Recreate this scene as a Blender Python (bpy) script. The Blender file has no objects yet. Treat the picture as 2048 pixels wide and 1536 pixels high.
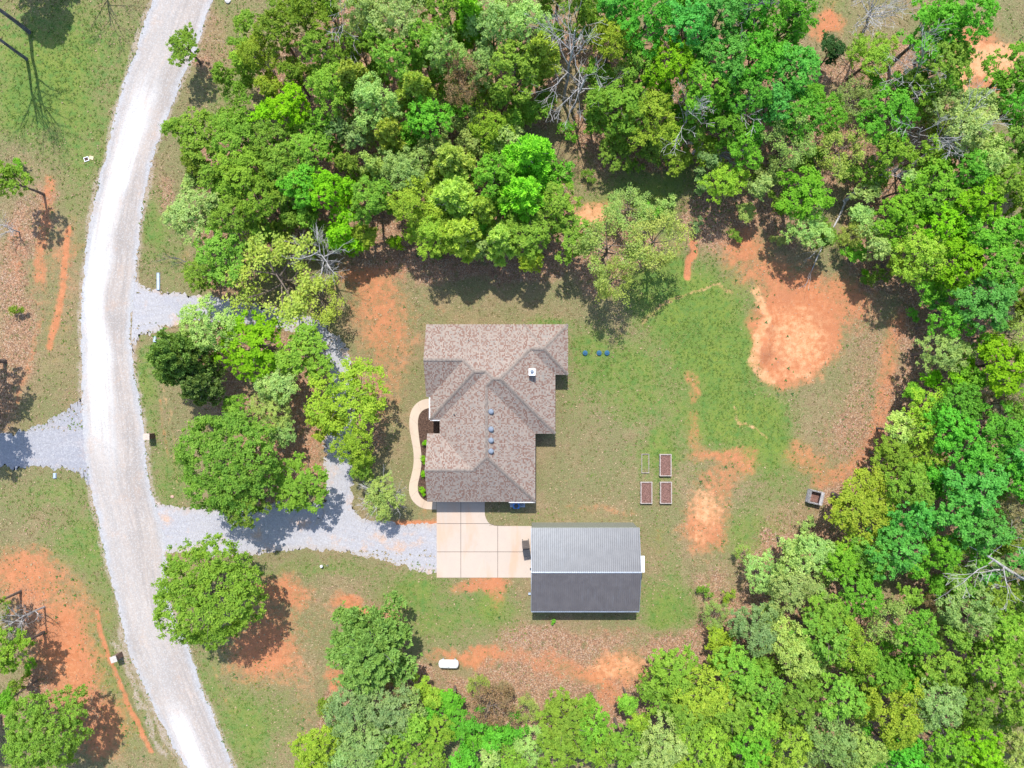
import bpy, math, random
import numpy as np
from mathutils import Vector, Matrix

# ------------------------------------------------------------------ camera, light
SC = bpy.context.scene
COL = SC.collection
CAM_H = 84.0
S = 17.0                       # photograph pixels per metre at ground level
cam = bpy.data.cameras.new("camera")
cam.sensor_width = 36.0
cam.lens = 36.0 * CAM_H / (2 * 1024 / S)
cam.clip_end = 3000
cam_o = bpy.data.objects.new("camera", cam)
cam_o.location = (0, 0, CAM_H)
COL.objects.link(cam_o)
SC.camera = cam_o

SUN_EL = math.radians(59.0)
SUN_VEC = Vector((-0.07, 0.60, 1.0)).normalized()
w = bpy.data.worlds.new("World")
SC.world = w
w.use_nodes = True
nt = w.node_tree
bg = nt.nodes["Background"]
sky = nt.nodes.new("ShaderNodeTexSky")
sky.sky_type = 'NISHITA'
sky.sun_disc = False
sky.sun_elevation = SUN_EL
sky.sun_rotation = math.radians(-6.5)
nt.links.new(sky.outputs[0], bg.inputs[0])
bg.inputs[1].default_value = 0.15
sun = bpy.data.lights.new("sun", 'SUN')
sun.energy = 3.4
sun.angle = math.radians(0.5)
sun.color = (1.0, 0.96, 0.90)
sun_o = bpy.data.objects.new("sun", sun)
sun_o.rotation_euler = SUN_VEC.to_track_quat('Z', 'Y').to_euler()
sun_o.location = (0, 0, 60)
COL.objects.link(sun_o)
SC.view_settings.view_transform = 'Standard'
SC.view_settings.look = 'None'
SC.view_settings.gamma = 1.0
SC.view_settings.use_curve_mapping = False
SC.view_settings.exposure = 0.95
SC.render.engine = 'CYCLES'
SC.cycles.max_bounces = 6
SC.cycles.diffuse_bounces = 3
SC.cycles.transmission_bounces = 3
SC.cycles.transparent_max_bounces = 4
SC.cycles.use_denoising = True

random.seed(7)
RNG = np.random.default_rng(7)


def P(x, y, h=0.0):
    """photograph pixel of a point that stands h metres above the ground -> metres on the ground plan"""
    k = (CAM_H - h) / CAM_H / S
    return ((x - 1024) * k, (768 - y) * k)


# ------------------------------------------------------------------ materials
def mat_new(name, rough=0.9, spec=0.3, metallic=0.0):
    m = bpy.data.materials.new(name)
    m.use_nodes = True
    b = m.node_tree.nodes["Principled BSDF"]
    b.inputs["Roughness"].default_value = rough
    b.inputs["Metallic"].default_value = metallic
    b.inputs["Specular IOR Level"].default_value = spec
    return m, m.node_tree, b


class N:
    """tiny node graph helper"""
    def __init__(self, tree):
        self.t = tree

    def new(self, kind, **kw):
        n = self.t.nodes.new(kind)
        for k, v in kw.items():
            setattr(n, k, v)
        return n

    def link(self, a, b):
        self.t.links.new(a, b)

    def _in(self, sock, v):
        if hasattr(v, "is_output"):
            self.link(v, sock)
        elif v is not None:
            sock.default_value = v

    def math(self, op, a, b=None, clamp=False):
        n = self.new("ShaderNodeMath", operation=op, use_clamp=clamp)
        self._in(n.inputs[0], a)
        if b is not None:
            self._in(n.inputs[1], b)
        return n.outputs[0]

    def mix(self, f, a, b, blend='MIX'):
        n = self.new("ShaderNodeMix", data_type='RGBA', blend_type=blend)
        self._in(n.inputs[0], f)
        for i, v in ((6, a), (7, b)):
            if isinstance(v, tuple) and len(v) == 3:
                v = v + (1,)
            self._in(n.inputs[i], v)
        return n.outputs[2]

    def noise(self, vec, scale, detail=3, rough=0.55, dist=0.0):
        n = self.new("ShaderNodeTexNoise")
        if vec is not None:
            self.link(vec, n.inputs["Vector"])
        n.inputs["Scale"].default_value = scale
        n.inputs["Detail"].default_value = detail
        n.inputs["Roughness"].default_value = rough
        n.inputs["Distortion"].default_value = dist
        return n.outputs[0]

    def voro(self, vec, scale, out=1):
        n = self.new("ShaderNodeTexVoronoi")
        if vec is not None:
            self.link(vec, n.inputs["Vector"])
        n.inputs["Scale"].default_value = scale
        return n.outputs[out]

    def ramp(self, v, a, b, c=0.0, d=1.0):
        n = self.new("ShaderNodeMapRange", interpolation_type='SMOOTHSTEP')
        self._in(n.inputs[0], v)
        for i, x in enumerate((a, b, c, d)):
            self._in(n.inputs[i + 1], x)
        return n.outputs[0]

    def mapping(self, vec, scale=(1, 1, 1), rot=(0, 0, 0)):
        n = self.new("ShaderNodeMapping")
        self.link(vec, n.inputs[0])
        n.inputs["Scale"].default_value = scale
        n.inputs["Rotation"].default_value = rot
        return n.outputs[0]

    def coord(self, which="Object"):
        return self.new("ShaderNodeTexCoord").outputs[which]

    def attr(self, name):
        n = self.new("ShaderNodeAttribute", attribute_name=name)
        return n

    def bump(self, h, bsdf, strength=0.5, dist=0.05):
        n = self.new("ShaderNodeBump")
        n.inputs["Strength"].default_value = strength
        n.inputs["Distance"].default_value = dist
        self.link(h, n.inputs["Height"])
        self.link(n.outputs[0], bsdf.inputs["Normal"])


def simple(name, col, rough=0.7, var=0.18, scale=6.0, metallic=0.0, spec=0.4, bump=0.0, coords="Object"):
    m, t, b = mat_new(name, rough, spec, metallic)
    g = N(t)
    c = g.coord(coords)
    n1 = g.noise(c, scale, 4)
    dark = tuple(x * (1 - var) for x in col)
    lite = tuple(min(1, x * (1 + var)) for x in col)
    o = g.mix(g.ramp(n1, 0.3, 0.7), dark, lite)
    g.link(o, b.inputs["Base Color"])
    if bump:
        g.bump(g.noise(c, scale * 6, 3), b, bump, 0.02)
    return m


# ------------------------------------------------------------------ mesh helpers
class MB:
    def __init__(self):
        self.v, self.f, self.uv = [], [], []

    def quad(self, pts, uv=None):
        i = len(self.v)
        self.v += [tuple(p) for p in pts]
        self.f.append(tuple(range(i, i + len(pts))))
        self.uv.append(uv)

    def box(self, cx, cy, cz, sx, sy, sz, rot=0.0, tilt=None):
        i = len(self.v)
        c, s = math.cos(rot), math.sin(rot)
        for dz in (-1, 1):
            for dx, dy in ((-1, -1), (1, -1), (1, 1), (-1, 1)):
                x, y, z = dx * sx / 2, dy * sy / 2, dz * sz / 2
                if tilt is not None:
                    q = tilt @ Vector((x, y, z))
                    x, y, z = q
                self.v.append((cx + x * c - y * s, cy + x * s + y * c, cz + z))
        for f in ((0, 3, 2, 1), (4, 5, 6, 7), (0, 1, 5, 4), (1, 2, 6, 5), (2, 3, 7, 6), (3, 0, 4, 7)):
            self.f.append(tuple(i + k for k in f))
            self.uv.append(None)
        return self

    def prism(self, poly, z0, z1):
        i, n = len(self.v), len(poly)
        for z in (z0, z1):
            for x, y in poly:
                self.v.append((x, y, z))
        a = sum(poly[k][0] * poly[(k + 1) % n][1] - poly[(k + 1) % n][0] * poly[k][1] for k in range(n))
        top = list(range(i + n, i + 2 * n))
        bot = list(range(i, i + n))
        if a < 0:
            top.reverse()
        else:
            bot.reverse()
        self.f += [tuple(top), tuple(bot)]
        self.uv += [None, None]
        for k in range(n):
            k2 = (k + 1) % n
            q = (i + k, i + k2, i + n + k2, i + n + k)
            self.f.append(q if a > 0 else q[::-1])
            self.uv.append(None)
        return self

    def tube(self, pts, rads, seg=6, cap=True):
        """tapered tube along points"""
        rings = []
        n = len(pts)
        up = Vector((0.3, 0.2, 1))
        for k in range(n):
            p = Vector(pts[k])
            d = (Vector(pts[min(k + 1, n - 1)]) - Vector(pts[max(k - 1, 0)]))
            if d.length < 1e-6:
                d = Vector((0, 0, 1))
            d.normalize()
            a = d.cross(up)
            if a.length < 1e-3:
                a = d.cross(Vector((1, 0, 0)))
            a.normalize()
            b = d.cross(a)
            i = len(self.v)
            for s in range(seg):
                t = 2 * math.pi * s / seg
                q = p + (a * math.cos(t) + b * math.sin(t)) * rads[k]
                self.v.append(tuple(q))
            rings.append(i)
        for k in range(n - 1):
            for s in range(seg):
                s2 = (s + 1) % seg
                self.f.append((rings[k] + s, rings[k] + s2, rings[k + 1] + s2, rings[k + 1] + s))
                self.uv.append(None)
        if cap:
            self.f.append(tuple(rings[-1] + s for s in range(seg)))
            self.f.append(tuple(rings[0] + s for s in reversed(range(seg))))
            self.uv += [None, None]
        return self

    def lathe(self, cx, cy, prof, seg=20):
        rings = []
        for r, z in prof:
            i = len(self.v)
            rings.append(i)
            for s in range(seg):
                t = 2 * math.pi * s / seg
                self.v.append((cx + r * math.cos(t), cy + r * math.sin(t), z))
        for k in range(len(prof) - 1):
            for s in range(seg):
                s2 = (s + 1) % seg
                self.f.append((rings[k] + s, rings[k] + s2, rings[k + 1] + s2, rings[k + 1] + s))
                self.uv.append(None)
        self.f.append(tuple(rings[-1] + s for s in range(seg)))
        self.uv.append(None)
        return self

    def mesh(self, name, mat=None, smooth=False):
        me = bpy.data.meshes.new(name)
        me.from_pydata(self.v, [], self.f)
        if any(u is not None for u in self.uv):
            l = me.uv_layers.new(name="UVMap")
            k = 0
            for f, u in zip(self.f, self.uv):
                for j in range(len(f)):
                    l.data[k].uv = u[j] if u is not None else (0, 0)
                    k += 1
        if mat:
            me.materials.append(mat)
        if smooth:
            me.polygons.foreach_set("use_smooth", [True] * len(me.polygons))
        me.update()
        return me

    def build(self, name, mat, parent=None, smooth=False, loc=None):
        o = bpy.data.objects.new(name, self.mesh(name, mat, smooth))
        COL.objects.link(o)
        if parent:
            o.parent = parent
        if loc:
            o.location = loc
        return o


def fast_mesh(name, verts, faces, mat=None, smooth=False):
    """numpy arrays; faces (n,3) or (n,4)"""
    me = bpy.data.meshes.new(name)
    nv, nf, k = len(verts), len(faces), faces.shape[1]
    me.vertices.add(nv)
    me.vertices.foreach_set("co", verts.astype(np.float32).ravel())
    me.loops.add(nf * k)
    me.loops.foreach_set("vertex_index", faces.astype(np.int32).ravel())
    me.polygons.add(nf)
    me.polygons.foreach_set("loop_start", np.arange(0, nf * k, k, dtype=np.int32))
    me.polygons.foreach_set("loop_total", np.full(nf, k, dtype=np.int32))
    if smooth:
        me.polygons.foreach_set("use_smooth", np.ones(nf, dtype=bool))
    me.update(calc_edges=True)
    if mat:
        me.materials.append(mat)
    return me


def thing(name, label, cat, loc=(0, 0, 0), rz=0.0, group=None, scale=None):
    o = bpy.data.objects.new(name, None)
    o.empty_display_size = 0.3
    COL.objects.link(o)
    o.location = loc
    o.rotation_euler = (0, 0, rz)
    if scale:
        o.scale = scale
    return tag(o, label, cat, group)


def tag(o, label=None, cat=None, group=None, kind=None):
    if label: o["label"] = label
    if cat: o["category"] = cat
    if group: o["group"] = group
    if kind: o["kind"] = kind
    return o


def copy_tree(o, parent=None):
    c = o.copy()
    COL.objects.link(c)
    if parent is not None:
        c.parent = parent
    for ch in list(o.children):
        copy_tree(ch, c)
    return c


# ------------------------------------------------------------------ numpy noise
def vnoise(x, y, scale, seed):
    r = np.random.default_rng(seed)
    lat = r.random((257, 257))
    u, v = x / scale + 1000.37, y / scale + 1000.71
    iu, iv = np.floor(u).astype(int), np.floor(v).astype(int)
    fu, fv = u - iu, v - iv
    fu, fv = fu * fu * (3 - 2 * fu), fv * fv * (3 - 2 * fv)
    a, b = iu % 256, iv % 256
    return (lat[a, b] * (1 - fu) * (1 - fv) + lat[a + 1, b] * fu * (1 - fv)
            + lat[a, b + 1] * (1 - fu) * fv + lat[a + 1, b + 1] * fu * fv)


def fbm(x, y, scale, seed, oct=4):
    s, a, t = 0, 1.0, 0
    for k in range(oct):
        s = s + a * vnoise(x, y, scale / 2 ** k, seed + k)
        t += a
        a *= 0.55
    return s / t


def ell(X, Y, e):
    cx, cy, rx, ry, st = e[:5]
    rot = math.radians(e[5]) if len(e) > 5 else 0
    dx, dy = X - cx, Y - cy
    if rot:
        dx, dy = dx * math.cos(rot) + dy * math.sin(rot), -dx * math.sin(rot) + dy * math.cos(rot)
    d = np.sqrt((dx / rx) ** 2 + (dy / ry) ** 2)
    return st * np.clip(1.30 - 0.72 * d, 0, 1)


def line(X, Y, l):
    pts, wd, st = l
    best = np.full(X.shape, 1e9)
    for (x0, y0), (x1, y1) in zip(pts[:-1], pts[1:]):
        dx, dy = x1 - x0, y1 - y0
        t = np.clip(((X - x0) * dx + (Y - y0) * dy) / (dx * dx + dy * dy), 0, 1)
        best = np.minimum(best, np.hypot(X - x0 - t * dx, Y - y0 - t * dy))
    return st * np.clip(1.30 - 0.65 * best / wd, 0, 1)


def field(X, Y, ells=(), lines=()):
    f = np.zeros(X.shape)
    for e in ells:
        f = np.maximum(f, ell(X, Y, e)) + 0.25 * np.minimum(f, ell(X, Y, e))
    for l in lines:
        f = np.maximum(f, line(X, Y, l))
    return f


# ------------------------------------------------------------------ where the trees stand
# crown centre in the photograph (x, y), crown radius in photograph pixels, tree height in metres, kind
TREES = [
 # woods between the gravel road and the clearing
 (405,272,58,9,'O'),(395,330,34,8,'O'),(482,290,52,10,'M'),(500,356,56,11,'M'),(572,332,52,11,'M'),(545,285,40,10,'M'),
 (622,312,46,11,'M'),(660,386,46,11,'L'),(583,220,44,11,'L'),(642,112,44,12,'M'),(705,160,42,12,'F'),
 (668,185,44,12,'Y'),(752,206,48,12,'P'),(795,132,44,13,'M'),(832,184,44,13,'F'),(857,242,46,12,'B'),
 (712,274,34,9,'A'),(741,330,28,9,'P'),(812,350,46,11,'P'),(741,402,44,11,'M'),(826,410,50,11,'Y'),
 (908,396,58,12,'F'),(900,326,48,12,'F'),(922,470,50,11,'F'),(733,472,34,6,'Y'),(790,486,18,4,'L'),
 (388,437,48,9,'P'),(448,512,54,10,'M'),(468,440,42,10,'M'),(530,412,46,11,'M'),(606,378,44,11,'B'),(520,470,32,8,'O'),
 (565,400,36,10,'M'),(405,548,36,7,'O'),(640,255,36,10,'B'),(700,330,30,9,'O'),(560,470,30,6,'O'),
 (374,98,38,6,'O'),(518,112,38,9,'Y'),(556,62,46,11,'O'),(618,38,46,12,'O'),(733,24,44,13,'P'),(680,66,16,4,'M'),
 (803,50,54,14,'P'),(846,96,40,13,'M'),(762,84,38,12,'M'),(884,110,42,13,'P'),(900,30,48,13,'M'),(940,38,42,14,'G'),
 (984,62,46,14,'P'),(1042,55,52,14,'P'),(1034,146,54,13,'M'),(1080,112,44,13,'F'),(928,178,40,11,'T'),(984,262,38,9,'Y'),
 (965,140,38,11,'P'),(1060,318,60,13,'G'),(1048,394,56,12,'G'),(992,356,46,12,'B'),(1104,414,50,10,'M'),(1056,478,46,10,'M'),
 (1140,474,46,8,'M'),(1062,520,32,8,'Y'),(1000,478,42,10,'F'),(965,420,38,11,'F'),(870,470,40,10,'Y'),(940,290,30,8,'P'),
 (1120,350,34,8,'B'),(640,470,30,6,'O'),(870,300,36,10,'P'),(780,270,36,11,'F'),(700,400,30,8,'L'),(720,100,30,10,'M'),
 (590,150,34,9,'O'),(540,180,32,8,'Y'),(1000,200,30,9,'M'),(660,20,34,10,'M'),(1090,200,28,6,'O'),(460,350,34,9,'O'),
 # lawn edge north of the house
 (1220,496,62,10,'S'),(1312,482,56,10,'S'),(1226,560,42,9,'S'),(1260,420,44,4,'S'),
 # middle of the woods along the upper edge
 (1246,218,56,11,'M'),(1296,234,52,11,'Y'),(1190,238,34,7,'M'),(1228,306,36,5,'O'),(1350,320,34,6,'Y'),(1300,296,30,6,'O'),
 (1293,50,56,15,'E'),(1372,70,54,15,'U'),(1432,42,52,15,'U'),(1442,132,54,14,'U'),(1344,136,52,13,'L'),(1322,196,36,10,'B'),
 (1222,92,46,12,'Y'),(1222,24,38,13,'U'),(1160,26,40,12,'M'),(1400,192,52,13,'B'),(1286,150,40,11,'M'),(1500,130,58,13,'E'),
 (1586,146,56,13,'U'),(1574,50,52,14,'E'),(1500,30,46,14,'E'),(1484,204,46,12,'E'),(1546,210,44,12,'U'),(1450,260,40,11,'B'),
 (1480,300,42,10,'B'),(1447,366,40,8,'Y'),(1404,372,24,5,'A'),(1500,260,30,10,'E'),(1380,268,30,9,'M'),(1250,150,30,9,'P'),
 (1665,104,32,6,'C'),(1740,120,46,8,'Y'),(1744,172,32,6,'B'),(1856,66,60,13,'E'),(1870,128,54,12,'O'),(1920,50,52,14,'E'),
 (1892,172,36,9,'B'),(1590,232,50,11,'E'),(1700,208,40,9,'S'),(1642,240,40,10,'B'),(1576,288,48,10,'S'),(1676,308,48,9,'S'),
 (1770,234,56,11,'E'),(1834,196,38,9,'M'),(1902,222,42,10,'P'),(1776,310,40,10,'M'),(1924,264,54,12,'P'),(1944,214,36,11,'P'),
 (2016,156,52,11,'E'),(2024,292,58,12,'O'),(1990,96,0,0,'-'),(1605,396,56,10,'B'),(1612,460,42,8,'P'),(1518,348,20,3,'O'),
 (1490,424,26,4,'P'),(1540,340,30,6,'P'),(1960,330,44,12,'P'),(2030,216,40,12,'E'),
 # woods east of the dirt clearing
 (1790,440,50,10,'B'),(1722,432,32,5,'P'),(1862,384,54,11,'B'),(1926,350,42,12,'B'),(1942,410,50,12,'L'),(2008,386,52,13,'O'),
 (1880,452,50,11,'L'),(1964,474,54,12,'B'),(1832,510,50,11,'Y'),(1900,536,50,11,'L'),(1986,544,48,12,'B'),(2036,470,44,13,'E'),
 (1716,508,26,4,'B'),(1780,498,26,4,'P'),(1820,370,34,9,'P'),(1850,310,36,10,'Y'),(1700,470,26,4,'S'),(1760,548,20,4,'O'),
 (1958,612,60,13,'U'),(1896,648,38,10,'B'),(1882,704,46,9,'P'),(1994,732,62,12,'L'),(2034,668,42,12,'S'),(2040,610,34,12,'O'),
 (1822,784,26,5,'B'),(1856,820,42,8,'Y'),(1906,806,46,11,'E'),(1992,810,38,9,'T'),(1888,852,48,11,'E'),(1986,870,56,12,'E'),
 (1786,912,42,8,'O'),(1850,914,38,8,'Y'),(1926,904,46,12,'E'),(2030,910,44,12,'U'),(1712,1006,66,9,'Y'),(1810,970,48,10,'M'),
 (1820,1030,44,11,'U'),(1938,974,62,13,'U'),(1900,1034,54,12,'U'),(2030,1020,44,10,'T'),(2032,954,42,12,'E'),(1860,760,24,5,'L'),
 (1940,760,36,10,'B'),(1870,950,30,10,'E'),(1960,1060,46,12,'U'),(2010,1080,30,9,'O'),(1800,860,34,8,'P'),(2040,840,32,12,'O'),
 # woods at the lower right
 (1738,1106,40,9,'M'),(1792,1100,50,11,'U'),(1622,1104,44,8,'P'),(1676,1122,42,9,'B'),(1880,1102,40,10,'B'),(1975,1190,40,10,'M'),
 (1646,1224,50,10,'M'),(1574,1176,44,9,'P'),(1722,1186,44,10,'B'),(1770,1240,44,10,'S'),(1938,1218,52,11,'A'),(1862,1196,26,6,'T'),
 (1990,1258,48,12,'M'),(1822,1266,46,11,'B'),(1572,1284,48,10,'P'),(1644,1280,50,11,'M'),(1700,1296,46,11,'Y'),(1972,1318,50,12,'M'),
 (1874,1322,44,11,'M'),(1778,1424,62,12,'Y'),(1860,1400,50,12,'A'),(1672,1386,50,12,'M'),(1590,1392,50,11,'O'),(1570,1474,52,11,'Y'),
 (1656,1474,54,12,'A'),(1716,1490,40,12,'P'),(1874,1484,46,12,'B'),(1950,1500,48,12,'L'),(2022,1404,50,12,'M'),(2026,1490,46,12,'P'),
 (2036,1310,38,12,'M'),(1760,1340,44,11,'B'),(1810,1360,30,10,'E'),(1900,1270,34,10,'M'),(1520,1370,40,11,'M'),(1936,1400,40,11,'O'),
 (1508,1258,48,9,'A'),(1430,1224,26,4,'S'),(1436,1272,34,5,'Y'),(1350,1340,54,9,'M'),(1408,1376,56,10,'Y'),(1476,1332,48,10,'M'),
 (1376,1426,50,10,'M'),(1458,1408,50,11,'O'),(1508,1430,44,11,'M'),(1324,1476,50,10,'P'),(1408,1480,50,11,'Y'),(1490,1490,48,11,'B'),
 (1256,1404,28,6,'M'),(1244,1484,44,9,'M'),(1132,1436,56,9,'O'),(1118,1492,46,9,'M'),(1180,1444,38,9,'M'),(1050,1418,26,4,'S'),
 (1058,1484,38,6,'P'),(1486,1106,18,3,'S'),(1524,1150,38,6,'P'),(1580,1090,30,6,'P'),(1200,1500,36,9,'M'),(1280,1440,30,8,'Y'),
 (1800,1510,40,12,'E'),(1600,1330,34,10,'P'),(1545,1225,30,7,'P'),
 # below the clearing
 (739,1296,92,12,'D'),(650,1412,20,3,'O'),(636,1486,46,8,'Y'),(700,1404,52,9,'A'),(776,1412,48,9,'A'),(728,1480,50,9,'A'),
 (790,1492,42,8,'M'),(844,1366,24,4,'Y'),(790,1380,30,6,'T'),(904,1400,34,6,'E'),(916,1446,36,6,'E'),(946,1474,34,5,'E'),
 (984,1408,46,7,'T'),(872,1468,40,7,'M'),(862,1516,36,7,'M'),(956,1366,22,4,'S'),
 # island inside the loop of the drive
 (350,712,56,13,'N'),(398,770,40,10,'N'),(384,722,38,11,'N'),(418,658,46,10,'P'),(510,694,62,9,'L'),(618,706,56,9,'M'),(562,766,44,8,'P'),
 (548,816,36,6,'P'),(474,812,26,6,'M'),(703,800,66,10,'Y'),(650,848,36,8,'Y'),(716,890,38,9,'Y'),(728,942,26,7,'O'),
 (457,918,94,12,'O'),(570,866,30,6,'A'),(602,964,56,8,'M'),(488,1012,44,10,'O'),(534,934,26,7,'T'),(762,800,0,0,'-'),
 (425,1188,104,12,'M'),
 # beside the road on its far side
 (22,362,38,9,'O'),(90,1462,80,10,'M'),(20,1300,46,9,'O'),(12,1400,36,8,'B'),(36,1370,18,4,'M'),
 (30,1240,34,8,'K'),(-80,720,60,11,'O'),(-95,830,70,11,'M'),(10,455,26,4,'K'),(-20,1210,40,8,'O'),
 # just outside the frame, for the shade they cast into it
 (-9,-128,62,13,'D'),(2085,520,48,12,'E'),(2090,700,48,12,'O'),(2090,930,50,12,'E'),(2090,1150,50,12,'M'),
 (1250,-50,50,13,'E'),(1400,-50,50,13,'E'),(850,-50,50,13,'M'),(1000,-45,50,13,'M'),(1700,1580,50,12,'M'),(1500,1575,50,12,'M'),
 (1900,1580,50,12,'M'),(1120,-40,46,12,'O'),(640,-55,44,12,'O'),(-70,1480,50,9,'M'),
]
TREES = [t for t in TREES if t[2] > 0]

# ------------------------------------------------------------------ ground cover
LUSH_E = [(1330,400,130,60,.8),(1510,1060,80,60,.7),(1150,330,40,60,.5),(1740,760,60,120,.42),(1700,900,60,60,.4),(440,200,40,80,.5),(100,100,200,120,.85),(170,260,90,130,.72),(60,210,70,70,1.0),(150,420,60,80,.45),(310,450,28,80,.85),(285,740,18,70,.75),(300,800,22,90,.65),
 (335,950,45,70,.75),(100,990,120,40,.62),(170,1080,80,60,.75),(180,1200,60,100,.55),(215,1330,40,100,.62),(270,1450,50,80,.62),
 (500,1460,80,110,.85),(430,1340,40,80,.6),(600,1130,160,18,.55),(830,1180,70,50,.8),(880,1240,80,60,.7),(970,1215,50,45,.75),
 (1010,1250,50,50,.6),(1330,1215,62,58,.92),(1330,1110,50,70,.5),(1290,560,60,80,.85),(1400,610,100,90,1.0),(1450,710,90,90,.95),
 (1250,740,80,70,.82),(1180,700,50,50,.75),(1290,820,70,50,.62),(1440,830,110,90,.9),(1530,860,70,100,.95),(1570,930,60,60,.62),
 (1360,720,70,60,.6),(1310,900,50,40,.72),(1160,800,50,60,.45),(1200,940,90,60,.3),(1110,645,50,16,.8),(1260,430,130,60,.7),(1350,550,50,70,.8),
 (1500,1090,70,60,.5),(1320,960,50,60,.55),(1560,640,18,60,.4),(460,110,45,110,.55),(470,30,60,60,.4),(360,520,40,60,.6),
 (1990,70,70,70,.45),(1650,20,60,40,.6),(130,860,60,26,.6),(110,700,50,120,.4),(700,1130,60,20,.5),(1000,900,0.1,0.1,0),
 (1110,1030,80,14,.35),(850,1010,40,30,.4),(760,900,30,90,.35),(820,720,30,60,.25)]
DIRT_E = [(110,600,70,190,.47),(60,1170,110,70,.62),(130,1310,100,120,.66),(210,1460,90,80,.58),(770,700,70,200,.50),(760,620,80,60,.42),(330,620,60,50,.6),(340,1060,40,40,.5),(700,1250,120,60,.42),(1180,1260,160,30,.42),(1592,672,64,74,2.0),(1560,560,100,40,.80),(1770,700,40,120,.4),(1690,600,70,60,.8),(1485,500,60,40,.85),(1610,910,50,40,.7),(1440,912,80,20,.72),
 (1392,860,20,56,.66),(1388,768,20,30,.7),(1430,960,46,40,.6),(1405,1050,42,60,.9),(1480,935,40,28,.72),(1230,1340,120,36,.80),
 (950,1318,100,18,.85),(1110,1325,110,22,.6),(1220,1400,36,46,.75),(965,1172,70,18,.9),(990,1200,26,34,.75),(720,1215,66,18,.85),
 (800,1250,30,50,.75),(560,1175,66,40,.8),(530,1290,70,70,.95),(600,1400,40,140,.45),(668,1365,24,44,.85),(725,560,70,26,.62),
 (740,620,50,60,.42),(780,720,60,150,.5),(40,1130,80,50,.78),(125,1290,60,90,.85),(155,1330,40,50,.85),(185,1450,60,70,.62),
 (130,490,26,60,.55),(410,165,20,34,.5),(1960,120,70,70,1.0),(1655,52,46,24,.9),(1660,25,30,40,.5),(380,520,26,36,.5),
 (600,850,100,180,.55),(560,640,0.1,0.1,0),(430,760,60,60,.5),(1320,1070,30,60,.42),(1180,430,60,36,.8),(1360,490,40,20,.5),
 (1250,1130,40,200,.25),(1190,1022,100,10,.55),(1440,1000,26,40,.5),(860,1035,60,22,.5),(1150,300,60,40,.4),(900,620,100,60,.4),
 (680,560,60,40,.45),(40,500,40,80,.5),(1700,850,60,120,.42),(1570,1100,40,40,.5),(230,1480,50,60,.5),(950,520,180,40,.45),(1270,480,60,20,.4)]
DIRT_L = [([(100,360),(92,430),(82,500),(80,560)],13,.78),([(135,460),(125,560),(112,640),(98,695)],8,.92),([(80,640),(60,720),(36,800)],8,.62),
 ([(190,1225),(206,1280),(222,1330),(245,1385),(262,1420),(302,1505)],5,.95),([(1388,478),(1392,500),(1380,520),(1374,550)],7,1.2),
 ([(1800,640),(1775,720),(1768,800),(1748,880),(1700,940),(1640,960)],22,.72),([(780,1053),(870,1050)],9,1.15),
 ([(320,800),(326,860),(335,915)],4,.6),([(430,1330),(450,1400),(470,1440)],6,.5),([(1200,445),(1280,470)],12,.5)]
SAND_E = [(1592,675,62,70,.72),(1620,700,50,50,.6),(1600,750,50,16,.62),(1240,1335,80,34,.72),(1330,1060,1,1,0),(1410,1015,34,40,.85),(1395,1075,20,20,.6),
 (1178,432,50,26,.95),(1962,122,44,30,1.2),(2008,104,36,26,1.2),(1925,165,22,50,.9),(130,1345,46,40,.55),(60,1115,40,30,.35),(300,650,40,30,.4)]
SAND_L = [([(1512,592),(1534,640),(1518,690),(1508,728),(1545,755)],10,.95),([(1290,640),(1340,600),(1380,575),(1440,570),(1470,590)],5,.66),
 ([(1470,815),(1480,850),(1530,880)],4,.7),([(322,690),(330,790),(342,860),(352,960)],4,.58),([(1210,990),(1190,960),(1120,965)],2.5,.55),
 ([(776,1170),(800,1210),(870,1280)],3,.5),([(430,1310),(470,1420),(500,1500)],5,.5),([(1130,1245),(1200,1200)],2,.3)]
LITTER_E = [(1150,1290,190,50,.72),(1060,1370,90,60,.85),(1740,740,70,150,.62),(1690,870,60,70,.7),(1570,1030,80,50,.6),(1460,420,90,70,.9),
 (1190,300,90,90,.62),(1320,380,110,40,.38),(1470,450,70,40,.9),(430,90,50,120,.62),(330,380,30,60,.7),(860,525,190,34,.95),
 (1060,540,120,36,.8),(600,840,80,170,.8),(430,800,60,50,.85),(30,640,50,180,.85),(60,450,50,80,.7),(380,1130,60,40,.6),
 (60,1260,80,90,.6),(1420,1200,50,90,.7),(1540,1160,80,80,.8),(1030,1440,80,90,.8),(640,1440,60,90,.5),(1650,1000,40,40,.6),
 (330,880,20,40,.4),(1740,500,70,50,.7),(1230,610,30,20,.3),(30,900,30,20,.4),(100,340,60,40,.45),(900,500,100,50,.8),(140,800,40,60,.55),(720,530,60,40,.8),(1120,1260,140,26,.55),
 (1740,600,70,60,.55),(1420,470,60,30,.6)]
ROAD_L = [(305,0),(290,40),(272,100),(252,150),(238,200),(225,250),(212,310),(200,350),(190,400),(180,450),(172,500),(166,560),(162,620),
          (162,680),(163,740),(163,800),(168,880),(176,950),(192,1020),(203,1080),(220,1150),(238,1220),(252,1290),(268,1330),(300,1400),(345,1490),(372,1536)]
ROAD_R = [(425,0),(405,60),(390,110),(368,150),(350,200),(335,230),(322,270),(305,320),(292,380),(284,430),(278,480),(276,520),(270,570),
          (264,620),(262,680),(268,740),(280,800),(288,850),(292,900),(296,960),(312,1010),(328,1070),(333,1130),(338,1190),(356,1250),(380,1300),(402,1370),(427,1430),(450,1490),(466,1536)]


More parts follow.
